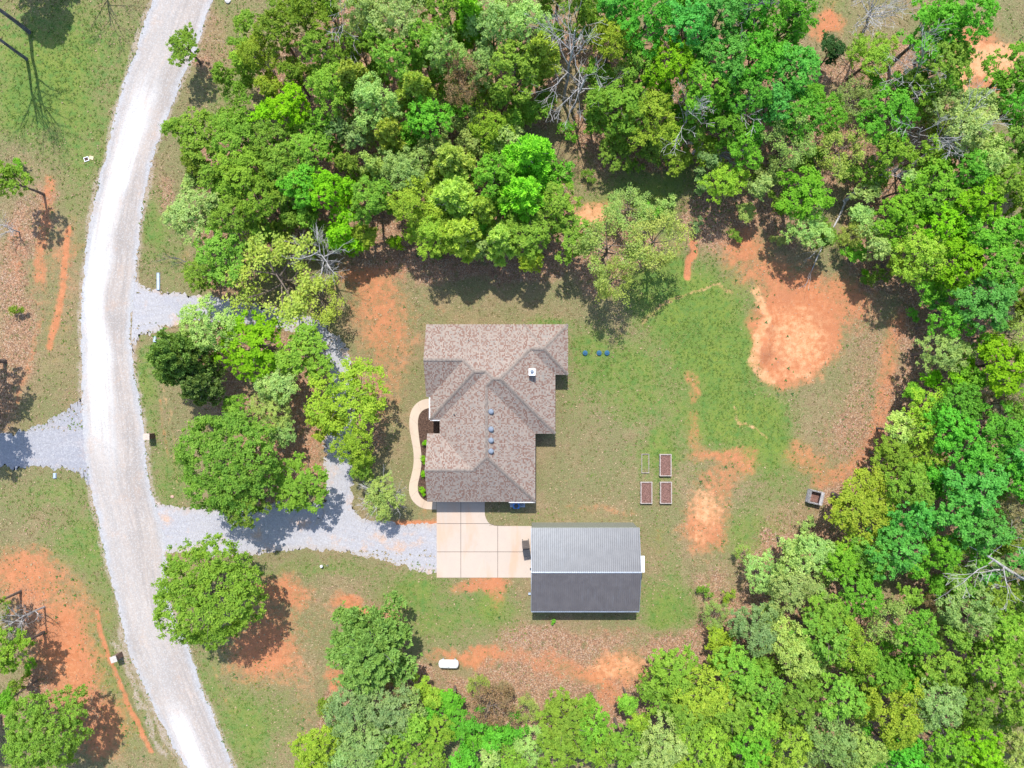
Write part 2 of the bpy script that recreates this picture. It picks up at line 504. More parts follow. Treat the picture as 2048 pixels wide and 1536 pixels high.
def masks(X, Y):
    """X, Y photograph-scale ground coordinates -> dict of cover weights"""
    wx = X + 60 * (fbm(X, Y, 70, 11) - .5) + 20 * (fbm(X, Y, 14, 12) - .5)
    wy = Y + 60 * (fbm(X, Y, 70, 21) - .5) + 20 * (fbm(X, Y, 14, 22) - .5)
    lush = field(wx, wy, LUSH_E)
    dirt = np.maximum(field(wx, wy, DIRT_E), field(X * .8 + wx * .2, Y * .8 + wy * .2, (), DIRT_L))
    sand = field(X * .5 + wx * .5, Y * .5 + wy * .5, SAND_E, SAND_L)
    lit = field(wx, wy, LITTER_E)
    tr = np.zeros(X.shape)
    for (cx, cy, r, h, k) in TREES:
        q = 1 - 0.6 * h / CAM_H
        gx, gy = 1024 + (cx - 1024) * q, 768 + (cy - 768) * q
        d2 = ((wx - gx) ** 2 + (wy - gy) ** 2) / (r * 1.15) ** 2
        tr += np.exp(-d2 * 1.3)
    alone = np.clip(1 - np.hypot(X - 455, Y - 1180) / 140, 0, 1)
    clear_ = np.clip(1.2 - np.hypot((X - 1330) / 150, (Y - 400) / 70), 0, 1)
    lit = np.maximum(lit, np.clip(tr * 0.85 - alone * .7 - clear_ * .5, 0, 1))
    gr = np.zeros(X.shape)
    for pts in (ROAD_L, ROAD_R):
        gr = np.maximum(gr, line(X * .7 + wx * .3, Y * .7 + wy * .3, (pts, 9, .8)))
    gr = np.maximum(gr, line(wx, wy, ([(240, 1290), (262, 1350), (300, 1430), (335, 1500)], 9, .8)))
    out = (X < -60) | (X > 2110) | (Y < -60) | (Y > 1600)
    lit = np.where(out, np.maximum(lit, .8), lit)
    return lush, dirt, sand, lit, gr


def ground_z(x, y):
    """metres; flat under buildings and roads, a little uneven elsewhere"""
    X, Y = x * S + 1024, 768 - y * S
    z = 0.35 * (fbm(x, y, 14, 31) - .5) + 0.10 * (fbm(x, y, 2.2, 41, 3) - .5)
    flat = np.zeros(np.shape(X))
    flat = np.maximum(flat, ell(X, Y, (990, 930, 230, 330, 1)))
    flat = np.maximum(flat, ell(X, Y, (1170, 1130, 170, 150, 1)))
    mid = [((a[0] + b[0]) / 2, (a[1] + b[1]) / 2) for a, b in zip(ROAD_L, ROAD_R[:27])]
    flat = np.maximum(flat, line(X, Y, (mid, 85, 1)))
    flat = np.maximum(flat, line(X, Y, ([(-60, 900), (200, 900)], 60, 1)))
    flat = np.maximum(flat, line(X, Y, ([(270, 620), (560, 625), (690, 720), (680, 960)], 55, 1)))
    flat = np.maximum(flat, line(X, Y, ([(300, 1060), (900, 1060)], 70, 1)))
    z = z * (1 - np.clip(flat * 1.2, 0, 1))
    z = z - 0.10 * np.clip(flat * 0, 0, 1)
    z = z - 0.28 * line(X, Y, ([(1388, 478), (1392, 500), (1380, 520), (1374, 550)], 7, 1)) * 1.0
    z = z - 0.22 * line(X, Y, ([(190, 1225), (206, 1280), (222, 1330), (245, 1385), (302, 1505)], 5, 1))
    z = z + 0.25 * line(X, Y, ([(1512, 592), (1534, 640), (1518, 690), (1508, 728)], 12, 1)) \
        + 0.35 * ell(X, Y, (1530, 700, 9, 16, 1))
    return z


def gz(x, y):
    return float(ground_z(np.array([x]), np.array([y]))[0])


def make_ground():
    stp = 0.2
    ax = np.arange(-66, 66.01, stp)
    ay = np.arange(-51, 51.01, stp)
    far = np.array([2, 5, 10, 18, 30, 50, 90, 160, 300, 600, 1200.])
    xs = np.concatenate([-66 - far[::-1], ax, 66 + far])
    ys = np.concatenate([-51 - far[::-1], ay, 51 + far])
    gx, gy = np.meshgrid(xs, ys)
    x, y = gx.ravel(), gy.ravel()
    z = ground_z(x, y)
    v = np.stack([x, y, z], 1)
    nx, ny = len(xs), len(ys)
    i = np.arange(nx * ny).reshape(ny, nx)
    f = np.stack([i[:-1, :-1].ravel(), i[:-1, 1:].ravel(), i[1:, 1:].ravel(), i[1:, :-1].ravel()], 1)
    m, t, b = mat_new("ground_cover", 0.97, 0.15)
    me = fast_mesh("ground", v, f, m, True)
    X, Y = x * S + 1024, 768 - y * S
    lush, dirt, sand, lit, gr = masks(X, Y)
    for nm, cols in (("cover_a", (lush, dirt, sand)), ("cover_b", (lit, gr, lush * 0))):
        a = me.color_attributes.new(nm, 'FLOAT_COLOR', 'POINT')
        c = np.ones((len(x), 4), np.float32)
        for k in range(3):
            c[:, k] = cols[k]
        a.data.foreach_set("color", c.ravel())
    o = bpy.data.objects.new("ground", me)
    COL.objects.link(o)
    tag(o, kind="structure")
    g = N(t)
    P3 = g.coord("Object")
    sa = g.new("ShaderNodeSeparateColor")
    g.link(g.attr("cover_a").outputs["Color"], sa.inputs[0])
    sb = g.new("ShaderNodeSeparateColor")
    g.link(g.attr("cover_b").outputs["Color"], sb.inputs[0])
    nL = g.noise(P3, 0.22, 5, .6)          # broad
    nM = g.noise(P3, 1.3, 5, .65)          # half-metre patches
    nF = g.noise(P3, 7.0, 3, .7)           # blades, flecks
    nF2 = g.noise(g.mapping(P3, (1, 1, 1), (0, 0, .7)), 11.0, 2, .6)
    vF = g.voro(P3, 10.5)                    # random colour cells
    vs = g.new("ShaderNodeSeparateColor"); g.link(vF, vs.inputs[0])

    def edge(mask, lo=.38, hi=.62, amp=.55, ampf=.42):
        s = g.math('ADD', mask, g.math('MULTIPLY', g.math('SUBTRACT', nM, .5), amp))
        s = g.math('ADD', s, g.math('MULTIPLY', g.math('SUBTRACT', nF, .5), ampf))
        return g.ramp(s, lo, hi)
    # dry yard grass
    dry = g.mix(g.ramp(nM, .35, .68), (.190, .145, .072), (.265, .190, .112))
    dry = g.mix(g.ramp(nL, .32, .6, 0, .85), dry, (.140, .150, .058))
    dry = g.mix(g.ramp(g.noise(P3, 2.6, 4, .7), .52, .66, 0, .6), dry, (.115, .150, .058))
    dry = g.mix(g.ramp(g.noise(P3, 1.9, 4, .7), .54, .68, 0, .75), dry, (.150, .090, .060))
    dry = g.mix(g.ramp(nF, .48, .64, 0, .75), dry, (.095, .080, .038))
    dry = g.mix(g.ramp(nF2, .54, .66, 0, .75), dry, (.36, .27, .165))
    # living grass
    gra = g.mix(g.ramp(nL, .35, .65), (.108, .170, .032), (.155, .200, .034))
    gra = g.mix(g.ramp(nM, .4, .7, 0, .8), gra, (.065, .150, .034))
    gra = g.mix(g.ramp(nF, .5, .68, 0, .7), gra, (.055, .100, .025))
    gra = g.mix(g.ramp(nF2, .57, .67, 0, .55), gra, (.22, .24, .09))
    col = g.mix(edge(g.math('MULTIPLY', sa.outputs[0], .98), .25, 1.05, 1.25, .8), dry, gra)
    # leaf litter
    lt = g.mix(g.ramp(nM, .3, .7), (.225, .125, .072), (.165, .105, .070))
    lt = g.mix(g.ramp(vs.outputs[0], .5, .75), lt, (.34, .195, .115))
    lt = g.mix(g.ramp(vs.outputs[1], .82, .88), lt, (.38, .28, .20))
    lt = g.mix(g.ramp(nF, .55, .68, 0, .8), lt, (.07, .042, .03))
    lt = g.mix(g.ramp(g.noise(P3, .8, 3), .56, .7, 0, .6), lt, (.07, .11, .03))
    col = g.mix(edge(sb.outputs[0], .38, .85, .7, .5), col, lt)
    # orange clay
    cl = g.mix(g.ramp(nM, .3, .7), (.37, .125, .050), (.42, .175, .082))
    cl = g.mix(g.ramp(nL, .35, .7), cl, (.36, .145, .07))
    cl = g.mix(g.ramp(g.noise(g.mapping(P3, (1, .35, 1), (0, 0, .5)), 2.2, 5, .7), .5, .75, 0, .6), cl, (.50, .225, .105))
    cl = g.mix(g.ramp(nF, .56, .7, 0, .6), cl, (.20, .08, .04))
    cl = g.mix(g.ramp(nF2, .58, .68, 0, .5), cl, (.50, .27, .17))
    col = g.mix(edge(sa.outputs[1], .40, 1.0, 1.1, .7), col, cl)
    sd = g.mix(g.ramp(nM, .35, .7), (.46, .225, .105), (.52, .30, .16))
    col = g.mix(edge(sa.outputs[2], .42, 1.05, 1.2, .7), col, sd)
    gv = g.mix(g.ramp(nF, .35, .65), (.27, .195, .135), (.36, .31, .27))
    col = g.mix(edge(sb.outputs[1], .50, 1.0, .9, .7), col, gv)
    g.link(col, b.inputs["Base Color"])
    hgt = g.math('ADD', g.math('MULTIPLY', nF, .5), g.math('MULTIPLY', nM, 1.0))
    g.bump(hgt, b, .55, .12)
    return lush, dirt, sand, lit, gr


make_ground()


# ------------------------------------------------------------------ roads
def resample(pts, n):
    """smooth (Catmull-Rom) resampling"""
    pts = [np.array(p, float) for p in pts]
    out = []
    m = len(pts) - 1
    for k in range(n):
        t = k / (n - 1) * m
        i = min(int(t), m - 1)
        u = t - i
        p0, p1, p2, p3 = pts[max(i - 1, 0)], pts[i], pts[i + 1], pts[min(i + 2, m)]
        out.append(.5 * ((2 * p1) + (-p0 + p2) * u + (2 * p0 - 5 * p1 + 4 * p2 - p3) * u * u + (-p0 + 3 * p1 - 3 * p2 + p3) * u ** 3))
    return np.array(out)


def by_length(pts, n):
    q = resample(pts, 400)
    d = np.concatenate([[0], np.cumsum(np.hypot(*np.diff(q, axis=0).T))])
    s = np.linspace(0, d[-1], n)
    return np.stack([np.interp(s, d, q[:, 0]), np.interp(s, d, q[:, 1])], 1), d[-1]


def strip(name, Lp, Rp, z, mat, n=420, m=16, jit=7, crown=0.05, ends=(True, True), seed=3):
    L, ln = by_length(Lp, n)
    R, _ = by_length(Rp, n)
    V, UV = [], []
    for k in range(n):
        for j in range(m + 1):
            t = j / m
            p = L[k] * (1 - t) + R[k] * t
            V.append((p[0], p[1]))
            UV.append((t, k / (n - 1)))
    V, UV = np.array(V), np.array(UV)
    e = np.abs(UV[:, 0] - .5) * 2
    w = np.clip((e - .75) * 4, 0, 1)
    V[:, 0] += w * jit * ((fbm(V[:, 0], V[:, 1], 16, seed) - .5) * 2.2 + (vnoise(V[:, 0], V[:, 1], 3.5, seed + 9) - .5) * .9)
    V[:, 1] += w * jit * ((fbm(V[:, 0], V[:, 1], 16, seed + 20) - .5) * 2.2 + (vnoise(V[:, 0], V[:, 1], 3.5, seed + 29) - .5) * .9)
    xy = np.stack([(V[:, 0] - 1024) / S, (768 - V[:, 1]) / S, np.zeros(len(V))], 1)
    xy[:, 2] = z + crown * (1 - e ** 2) * 0
    i = np.arange(n * (m + 1)).reshape(n, m + 1)
    f = np.stack([i[:-1, :-1].ravel(), i[1:, :-1].ravel(), i[1:, 1:].ravel(), i[:-1, 1:].ravel()], 1)
    me = fast_mesh(name, xy, f[:, ::-1] if False else f, mat, True)
    uvl = me.uv_layers.new(name="UVMap")
    W = float(np.mean(np.hypot(*(L - R).T))) / S
    uvs = UV[f.ravel()] * np.array([1.0, ln / S])
    uvl.data.foreach_set("uv", uvs.astype(np.float32).ravel())
    me.flip_normals() if me.polygons[len(me.polygons) // 2].normal.z < 0 else None
    o = bpy.data.objects.new(name, me)
    COL.objects.link(o)
    return tag(o, kind="structure")


def gravel_mat(name, base, alt, edge_col, white=None, track=.5, red=.2):
    m, t, b = mat_new(name, .95, .2)
    g = N(t)
    uv = g.coord("UV")
    P3 = g.coord("Object")
    su = g.new("ShaderNodeSeparateXYZ"); g.link(uv, su.inputs[0])
    u, v = su.outputs[0], su.outputs[1]
    cb = g.new("ShaderNodeCombineXYZ")
    g.link(g.math('MULTIPLY', u, 9.0), cb.inputs[0]); g.link(g.math('MULTIPLY', v, .07), cb.inputs[1])
    st = g.noise(cb.outputs[0], 1.6, 5, .65, .2)
    col = g.mix(g.ramp(st, .36, .64, 0, track), base, alt)
    nb = g.noise(P3, .22, 4, .6)
    col = g.mix(g.ramp(nb, .45, .7, 0, .75), col, alt)
    if white:
        # pale limestone along one side of the track, burned-out glare put into its colour
        c0 = g.math('ABSOLUTE', g.math('SUBTRACT', u, g.math('ADD', white[1], g.math('MULTIPLY', g.math('SUBTRACT', g.noise(P3, .06, 2), .5), .9))))
        k = g.math('MULTIPLY', g.ramp(c0, .06, .36, 1, 0), g.ramp(st, .3, .6, .25, 1.0))
        mid_ = g.math('MULTIPLY', g.ramp(v, 8, 24), g.ramp(v, 46, 66, 1, 0))
        k = g.math('MULTIPLY', k, g.math('MAXIMUM', g.math('MAXIMUM', mid_, .12), g.ramp(v, 87, 94)))
        col = g.mix(k, col, white[0])
    ed = g.math('ABSOLUTE', g.math('SUBTRACT', u, .5))
    ek = g.math('ADD', ed, g.math('MULTIPLY', g.math('SUBTRACT', g.noise(P3, .5, 3), .5), .22))
    col = g.mix(g.ramp(ek, .34, .50, 0, .6), col, edge_col)
    rd = g.noise(P3, .35, 5, .7)
    col = g.mix(g.ramp(rd, .52, .72, 0, red), col, (.44, .29, .20))
    st2 = g.voro(P3, 9)
    s2 = g.new("ShaderNodeSeparateColor"); g.link(st2, s2.inputs[0])
    col = g.mix(g.ramp(s2.outputs[0], .5, 1, 0, .30), col, tuple(c * .55 for c in edge_col))
    col = g.mix(g.ramp(s2.outputs[1], .6, 1, 0, .30), col, (.50, .50, .50))
    g.link(col, b.inputs["Base Color"])
    g.bump(g.noise(P3, 9, 3, .7), b, .5, .05)
    return m


M_ROAD = gravel_mat("lime_gravel", (.36, .310, .275), (.265, .235, .215), (.34, .36, .39), ((.60, .60, .595), .32), .8, .30)
M_DRIVE = gravel_mat("grey_gravel", (.285, .28, .300), (.24, .245, .275), (.26, .25, .25), None, .6, .30)
M_DRIVE2 = gravel_mat("grey_gravel_drive", (.335, .325, .335), (.285, .285, .315), (.34, .295, .255), None, .5, .85)
ext_L = [(330, -60)] + ROAD_L + [(402, 1600)]
ext_R = [(446, -60)] + ROAD_R + [(498, 1600)]
strip("gravel_road", ext_L, ext_R, .016, M_ROAD, 760, 22, 4)
strip("side_drive", [(-70, 874), (0, 868), (60, 856), (110, 835), (150, 806), (185, 780)],
      [(-70, 934), (0, 935), (60, 936), (120, 938), (165, 952), (205, 1020)], .012, M_DRIVE, 160, 14, 9, seed=13)
strip("driveway", [(268, 545), (280, 566), (320, 580), (370, 588), (410, 592), (460, 599), (520, 610), (590, 628), (645, 650), (690, 690), (707, 740), (712, 800), (704, 860), (702, 930), (706, 1000), (730, 1046)],
      [(262, 706), (278, 680), (310, 662), (350, 648), (400, 640), (450, 645), (510, 652), (570, 660), (622, 682), (652, 720), (662, 770), (656, 830), (650, 880), (652, 940), (650, 1000), (632, 1050)], .008, M_DRIVE2, 420, 14, 9, seed=23)
strip("driveway_spur", [(262, 985), (300, 1002), (350, 1012), (410, 1018), (500, 1012), (600, 1008), (660, 1010), (720, 1036), (800, 1046), (880, 1046)],
      [(262, 1130), (330, 1110), (370, 1106), (480, 1112), (560, 1102), (650, 1100), (720, 1110), (790, 1128), (850, 1146), (880, 1150)], .0115 - .0075, M_DRIVE2, 300, 16, 8, seed=33)
# ------------------------------------------------------------------ concrete
def conc_mat(name, a, b_, stain):
    m, t, b = mat_new(name, .85, .3)
    g = N(t)
    P3 = g.coord("Object")
    c = g.mix(g.ramp(g.noise(P3, .5, 5, .6), .3, .7), a, b_)
    c = g.mix(g.ramp(g.noise(g.mapping(P3, (1, .25, 1)), .45, 4, .6, .4), .50, .72, 0, .75), c, stain)
    c = g.mix(g.ramp(g.noise(P3, 5, 4, .7), .55, .75, 0, .35), c, tuple(x * .78 for x in b_))
    g.link(c, b.inputs["Base Color"])
    g.bump(g.noise(P3, 25, 2), b, .12, .01)
    return m


M_CONC = conc_mat("concrete", (.445, .36, .295), (.405, .34, .285), (.45, .30, .205))
M_JOINT = simple("joint_filler", (.13, .11, .095), .95)
slab = thing("concrete_driveway", "pale concrete driveway slab between the house and the metal barn", "driveway", (P(970, 1100)[0], P(970, 1100)[1], 0))
SX, SY = slab.location.x, slab.location.y


def local(px_pts):
    return [(P(x, y)[0] - SX, P(x, y)[1] - SY) for x, y in px_pts]


g_ = .45
panels = [
 [(873.5, 1000), (921.2, 1000), (921.2, 1046.5), (873.5, 1046.5)],
 [(922.2, 1000), (969.5, 1000), (969.5, 1024), (970, 1030), (972, 1037), (975.5, 1043), (978.5, 1046.5), (922.2, 1046.5)],
 [(873.5, 1047.6), (921.2, 1047.6), (921.2, 1103), (873.5, 1103)],
 [(922.2, 1047.6), (979.4, 1047.6), (984, 1050), (990, 1051.6), (995, 1052), (995, 1103), (922.2, 1103)],
 [(996, 1052), (1066, 1052), (1066, 1103), (996, 1103)],
 [(873.5, 1104.1), (921.2, 1104.1), (921.2, 1155), (873.5, 1155)],
 [(922.2, 1104.1), (995, 1104.1), (995, 1155), (922.2, 1155)],
 [(996, 1104.1), (1066, 1104.1), (1066, 1155), (996, 1155)]]
for p in panels:
    MB().prism(local(p), -.05, .055 + random.uniform(-.003, .003)).build("concrete_panel", M_CONC, slab)
MB().prism(local([(874.5, 1001), (968, 1001), (968, 1026), (974, 1044), (990, 1051), (1065, 1053), (1065, 1154), (874.5, 1154)]), -.04, .018).build("joint_filler", M_JOINT, slab)

M_WALK = conc_mat("walkway_concrete", (.47, .375, .285), (.42, .34, .27), (.40, .29, .20))
walk = thing("curved_walkway", "curving cream concrete footpath around the mulch bed", "footpath", (P(840, 900)[0], P(840, 900)[1], 0))
WX, WY = walk.location.x, walk.location.y
outer = [(868, 798), (852, 798), (838, 803), (826, 815), (819.5, 833), (819, 856), (823, 880), (827, 905), (827, 928), (823, 950), (818.5, 968), (818.5, 986), (825, 1001), (838, 1013), (852, 1018), (873, 1019)]
inner = [(868, 815.5), (858, 816), (847, 820), (839, 829), (836, 842), (836.5, 858), (839, 880), (842.5, 905), (843, 928), (840, 950), (836, 968), (836.5, 984), (842, 994), (850, 1000.5), (858, 1003), (873, 1003)]
O_, lo = by_length(outer, 121)
I_, li = by_length(inner, 121)
cuts = [0, 14, 28, 41, 52, 62, 72, 83, 95, 108, 120]
for a, b in zip(cuts[:-1], cuts[1:]):
    rng_ = list(range(a, b + 1, 2)) + ([b] if (b - a) % 2 else [])
    ps = [tuple(O_[k]) for k in rng_] + [tuple(I_[k]) for k in reversed(rng_)]
    c = np.mean(ps, 0)
    t0 = .985
    ps = [(P(x, y)[0] - WX, P(x, y)[1] - WY) for x, y in ps]
    cx, cy = np.mean(ps, 0)
    ps = [(cx + (x - cx) * .992, cy + (y - cy) * .992) for x, y in ps]
    MB().prism(ps, -.05, .05).build("path_panel", M_WALK, walk)

m, t, b = mat_new("bark_mulch", .97, .1)
g = N(t); P3 = g.coord("Object")
c = g.mix(g.ramp(g.noise(P3, 7, 4, .7), .35, .65), (.035, .022, .018), (.115, .07, .05))
c = g.mix(g.ramp(g.noise(P3, 18, 2), .6, .7, 0, .6), c, (.22, .15, .11))
g.link(c, b.inputs["Base Color"]); g.bump(g.noise(P3, 12, 3), b, .8, .05)
M_MULCH = m
bed = [(P(x, y)[0], P(x, y)[1]) for x, y in inner[1:-1]] + [(P(885, 1003)[0], P(870, 1003)[1]), (P(885, 815)[0], P(870, 815)[1])]
tag(MB().prism(bed, -.02, .03).build("mulch_bed", M_MULCH), "dark bark mulch bed between the curved footpath and the house", "flower bed")

# ------------------------------------------------------------------ house
K_ = .62
HE = 2.9


def shingle_mat(name, tan, red, dark):
    m, t, b = mat_new(name, .93, .2)
    g = N(t)
    uv = g.coord("UV")
    su = g.new("ShaderNodeSeparateXYZ"); g.link(uv, su.inputs[0])
    row = g.math('FLOOR', g.math('DIVIDE', su.outputs[1], .19))
    cb = g.new("ShaderNodeCombineXYZ")
    g.link(g.math('MULTIPLY', g.math('FLOOR', g.math('MULTIPLY', g.math('ADD', su.outputs[0], g.math('MULTIPLY', row, .37)), 8.0)), .62), cb.inputs[0])
    g.link(g.math('MULTIPLY', row, 3.7), cb.inputs[1])
    n1 = g.noise(cb.outputs[0], 1.0, 1, .5)
    wn = g.new("ShaderNodeTexWhiteNoise", noise_dimensions='2D')
    g.link(cb.outputs[0], wn.inputs[0])
    c = g.mix(wn.outputs[0], tan, tuple(x * .82 for x in tan))
    c = g.mix(g.ramp(n1, .51, .55), c, red)
    c = g.mix(g.ramp(n1, .42, .36, 0, .75), c, dark)
    big = g.noise(uv, .5, 4, .6)
    c = g.mix(g.ramp(big, .4, .75, 0, .35), c, tuple(x * .9 for x in tan))
    # weathered streaks down the slope
    s3 = g.new("ShaderNodeCombineXYZ")
    g.link(g.math('MULTIPLY', su.outputs[0], 2.2), s3.inputs[0]); g.link(g.math('MULTIPLY', su.outputs[1], .25), s3.inputs[1])
    c = g.mix(g.ramp(g.noise(s3.outputs[0], 1, 4), .52, .75, 0, .22), c, (.20, .17, .15))
    g.link(c, b.inputs["Base Color"])
    g.bump(g.noise(uv, 30, 2), b, .3, .01)
    return m


M_SH = shingle_mat("roof_shingles", (.290, .238, .200), (.180, .108, .085), (.215, .200, .182))
M_CAP = simple("ridge_shingles", (.20, .165, .14), .95, .25, 5)
M_BRICK, t, b = mat_new("brick", .9, .2)
g = N(t)
br = g.new("ShaderNodeTexBrick"); g.link(g.mapping(g.coord("Generated"), (60, 60, 40)), br.inputs[0])
br.inputs["Color1"].default_value = (.30, .12, .08, 1); br.inputs["Color2"].default_value = (.22, .09, .06, 1)
br.inputs["Mortar"].default_value = (.4, .37, .33, 1)
g.link(br.outputs[0], b.inputs["Base Color"])
M_WHITE = simple("white_paint", (.74, .74, .74), .45, .05)
M_TRIM = simple("tan_fascia", (.34, .29, .25), .6, .1)
M_GLASS = simple("window_glass", (.03, .04, .05), .08, .1, spec=.6)
M_DKMETAL = simple("dark_metal", (.05, .055, .06), .5, .2)
M_VENT = simple("grey_vent_metal", (.17, .20, .245), .7, .15, 8, metallic=0)

house = thing("house", "single storey house with mottled brown hip and gable shingle roof", "house", (0, -3, 0))
HV = {
 'A': (-9.75, 6.77, 0), 'B': (6.35, 6.77, 0), 'C': (3.5, 3.92, 2.85), 'D': (2.06, 3.92, 2.85), 'E': (-1.29, .57, 6.2), 'F': (-2.0, .57, 6.2),
 'G': (-2.79, 1.36, 5.41), 'H': (-4.1, 1.36, 5.41), 'I': (-5.35, 2.66, 4.11), 'J': (-9.75, 2.66, 4.11), 'K': (-9.75, -1.45, 0), 'L': (-9.3, -1.45, 0),
 'M': (-9.3, -4.05, 0), 'n': (-8.2, -4.05, 0), 'O': (-2.78, -.21, 5.42), 'T': (4.91, -5.63, 0), 'U': (2.64, -5.63, 0), 'V': (4.91, 1.07, 0),
 'W': (6.35, 1.07, 0), 'P': (-2.78, -7.95, 5.42), 'Q': (-4.33, -9.5, 3.87), 'R': (-8.2, -5.63, 0), 'X': (2.64, -13.37, 0), 'Y': (-9.63, -13.37, 0),
 'Z': (-9.63, -9.5, 3.87), 'a': (-9.63, -5.63, 0)}


def hv(k):
    x, y, d = HV[k]
    return Vector((x, y + 3, HE + K_ * d))     # local to the house Empty


# slope outline, eave direction (unit vector along the eave)
SLOPES = [("ABCDEFGHIJ", (1, 0)), ("JILK", (1, 0)), ("IHML", (0, 1)), ("MHGn", (1, 0)), ("nGFOPQR", (0, 1)), ("UTEFO", (1, 0)),
          ("TVDE", (0, 1)), ("VWCD", (1, 0)), ("WBC", (0, 1)), ("OUXP"[::1], (0, 1)), ("PXYZQ", (1, 0)), ("ZQRa", (1, 0))]


def clip(poly, key, lo, hi):
    for sgn, lim in ((1, lo), (-1, -hi)):
        out = []
        for i in range(len(poly)):
            p, q = poly[i], poly[(i + 1) % len(poly)]
            a, b = sgn * key(p) - lim, sgn * key(q) - lim
            if a >= 0:
                out.append(p)
            if (a < 0) != (b < 0):
                out.append(p + (q - p) * (a / (a - b)))
        poly = out
        if len(poly) < 3:
            return []
    return poly


for names, ed in SLOPES:
    pts = [hv(k) for k in names]
    n = Vector((0, 0, 0))
    for i in range(len(pts)):
        p, q = pts[i], pts[(i + 1) % len(pts)]
        n += Vector(((p.y - q.y) * (p.z + q.z), (p.z - q.z) * (p.x + q.x), (p.x - q.x) * (p.y + q.y)))
    n.normalize()
    if n.z < 0:
        n = -n
        pts.reverse()
    e = Vector((ed[0], ed[1], 0))
    e = (e - n * e.dot(n)).normalized()
    s = n.cross(e).normalized()
    if s.z < 0:
        s = -s
    base = min(p.dot(s) for p in pts)
    top = max(p.dot(s) for p in pts)
    mb = MB()
    k = 0
    while base + k * .19 < top:
        lo, hi = base + k * .19, base + (k + 1) * .19
        poly = clip(pts, lambda q: q.dot(s), lo, min(hi, top))
        if poly:
            def lift(q):
                return q + n * (.018 * (1 - (q.dot(s) - lo) / .19) + .002)
            mb.quad([lift(q) for q in poly], [(q.dot(e), q.dot(s) - base) for q in poly])
            low = [q for q in poly if abs(q.dot(s) - lo) < 1e-4]
            if len(low) >= 2:
                a_, b_ = min(low, key=lambda q: q.dot(e)), max(low, key=lambda q: q.dot(e))
                uvq = [(a_.dot(e), lo - base + .01), (b_.dot(e), lo - base + .01)]
                mb.quad([a_ + n * -.01, b_ + n * -.01, lift(b_), lift(a_)], [uvq[0], uvq[1], uvq[1], uvq[0]])
        k += 1
    mb.build("roof_slope", M_SH, house)

CAPS = ["JI", "IH", "HG", "GF", "FE", "FO", "OP", "PX", "ZQ", "QP", "ET", "ED", "DC", "CB", "CW", "HM"]
for a, b_ in CAPS:
    p, q = hv(a), hv(b_)
    d = (q - p).normalized()
    side = d.cross(Vector((0, 0, 1))).normalized()
    steps = max(2, int((q - p).length / .16))
    hip = abs(d.z) > .05
    mb = MB()
    drop = .10 if hip else .11
    for k in range(steps):
        a0, a1 = p + (q - p) * (k / steps), p + (q - p) * ((k + 1) / steps)
        l0, l1 = (.05, .03)
        c0, c1 = a0 + Vector((0, 0, l0)), a1 + Vector((0, 0, l1))
        for sg in (-1, 1):
            e0 = a0 + side * sg * .17 + Vector((0, 0, l0 - drop * .62))
            e1 = a1 + side * sg * .17 + Vector((0, 0, l1 - drop * .62))
            mb.quad([c0, e0, e1, c1] if sg > 0 else [c0, c1, e1, e0])
    mb.build("ridge_cap", M_CAP, house)
# faint row on the north slope where two shingle runs meet
p, q = Vector((1.27, 9.77, HE)), hv('C')
d = (q - p).normalized(); side = d.cross(Vector((0, 0, 1))).normalized()
mb = MB()
nn = Vector((0, K_, 1)).normalized()
for k in range(20):
    a0, a1 = p.lerp(q, k / 20), p.lerp(q, (k + 1) / 20)
    mb.quad([a0 - side * .13 + nn * .035, a1 - side * .13 + nn * .028, a1 + side * .13 + nn * .028, a0 + side * .13 + nn * .035])
mb.build("ridge_cap", M_CAP, house)

PER = ['A', 'B', 'W', 'V', 'T', 'U', 'X', 'Y', 'Z', 'a', 'R', 'n', 'M', 'L', 'K', 'J']
per2 = [hv(k) for k in PER]
cx, cy = 0, 0
for i in range(len(per2)):
    p, q = per2[i], per2[(i + 1) % len(per2)]
    d = q - p
    inw = Vector((d.y, -d.x, 0)).normalized()          # outline runs clockwise: inward is to its right
    mid = (p + q) / 2
    mb = MB()
    a_, b_ = p + inw * .0, q + inw * .0
    w_ = .03
    for (o1, o2) in ((0, w_),):
        A_, B_ = a_ + inw * o1, b_ + inw * o1
        C_, D_ = b_ + inw * o2, a_ + inw * o2
        zt, zb = Vector((0, 0, .0)), Vector((0, 0, -.2))
        mb.quad([A_ + zt, B_ + zt, B_ + zb, A_ + zb]); mb.quad([C_ + zt, D_ + zt, D_ + zb, C_ + zb])
        mb.quad([A_ + zt, D_ + zt, C_ + zt, B_ + zt]); mb.quad([A_ + zb, B_ + zb, C_ + zb, D_ + zb])
        mb.quad([A_ + zt, A_ + zb, D_ + zb, D_ + zt]); mb.quad([B_ + zt, C_ + zt, C_ + zb, B_ + zb])
    mb.build("fascia", M_TRIM, house)


def gutter(p, q, outw, col=M_WHITE):
    mb = MB()
    o = Vector(outw)
    a, b_ = p + o * .005 + Vector((0, 0, -.02)), q + o * .005 + Vector((0, 0, -.02))
    prof = [(0, 0), (0, -.12), (.11, -.12), (.13, 0), (.115, 0), (.10, -.1), (.012, -.1), (.012, 0)]
    for (x0, z0), (x1, z1) in zip(prof, prof[1:] + prof[:1]):
        mb.quad([a + o * x0 + Vector((0, 0, z0)), b_ + o * x0 + Vector((0, 0, z0)), b_ + o * x1 + Vector((0, 0, z1)), a + o * x1 + Vector((0, 0, z1))])
    mb.build("gutter", col, house)


gutter(hv('L'), hv('M'), (-1, 0, 0))
gutter(hv('M'), hv('n'), (0, -1, 0))
gutter(hv('X') + Vector((-3.0, 0, 0)), hv('X') + Vector((0, 0, 0)), (0, -1, 0))
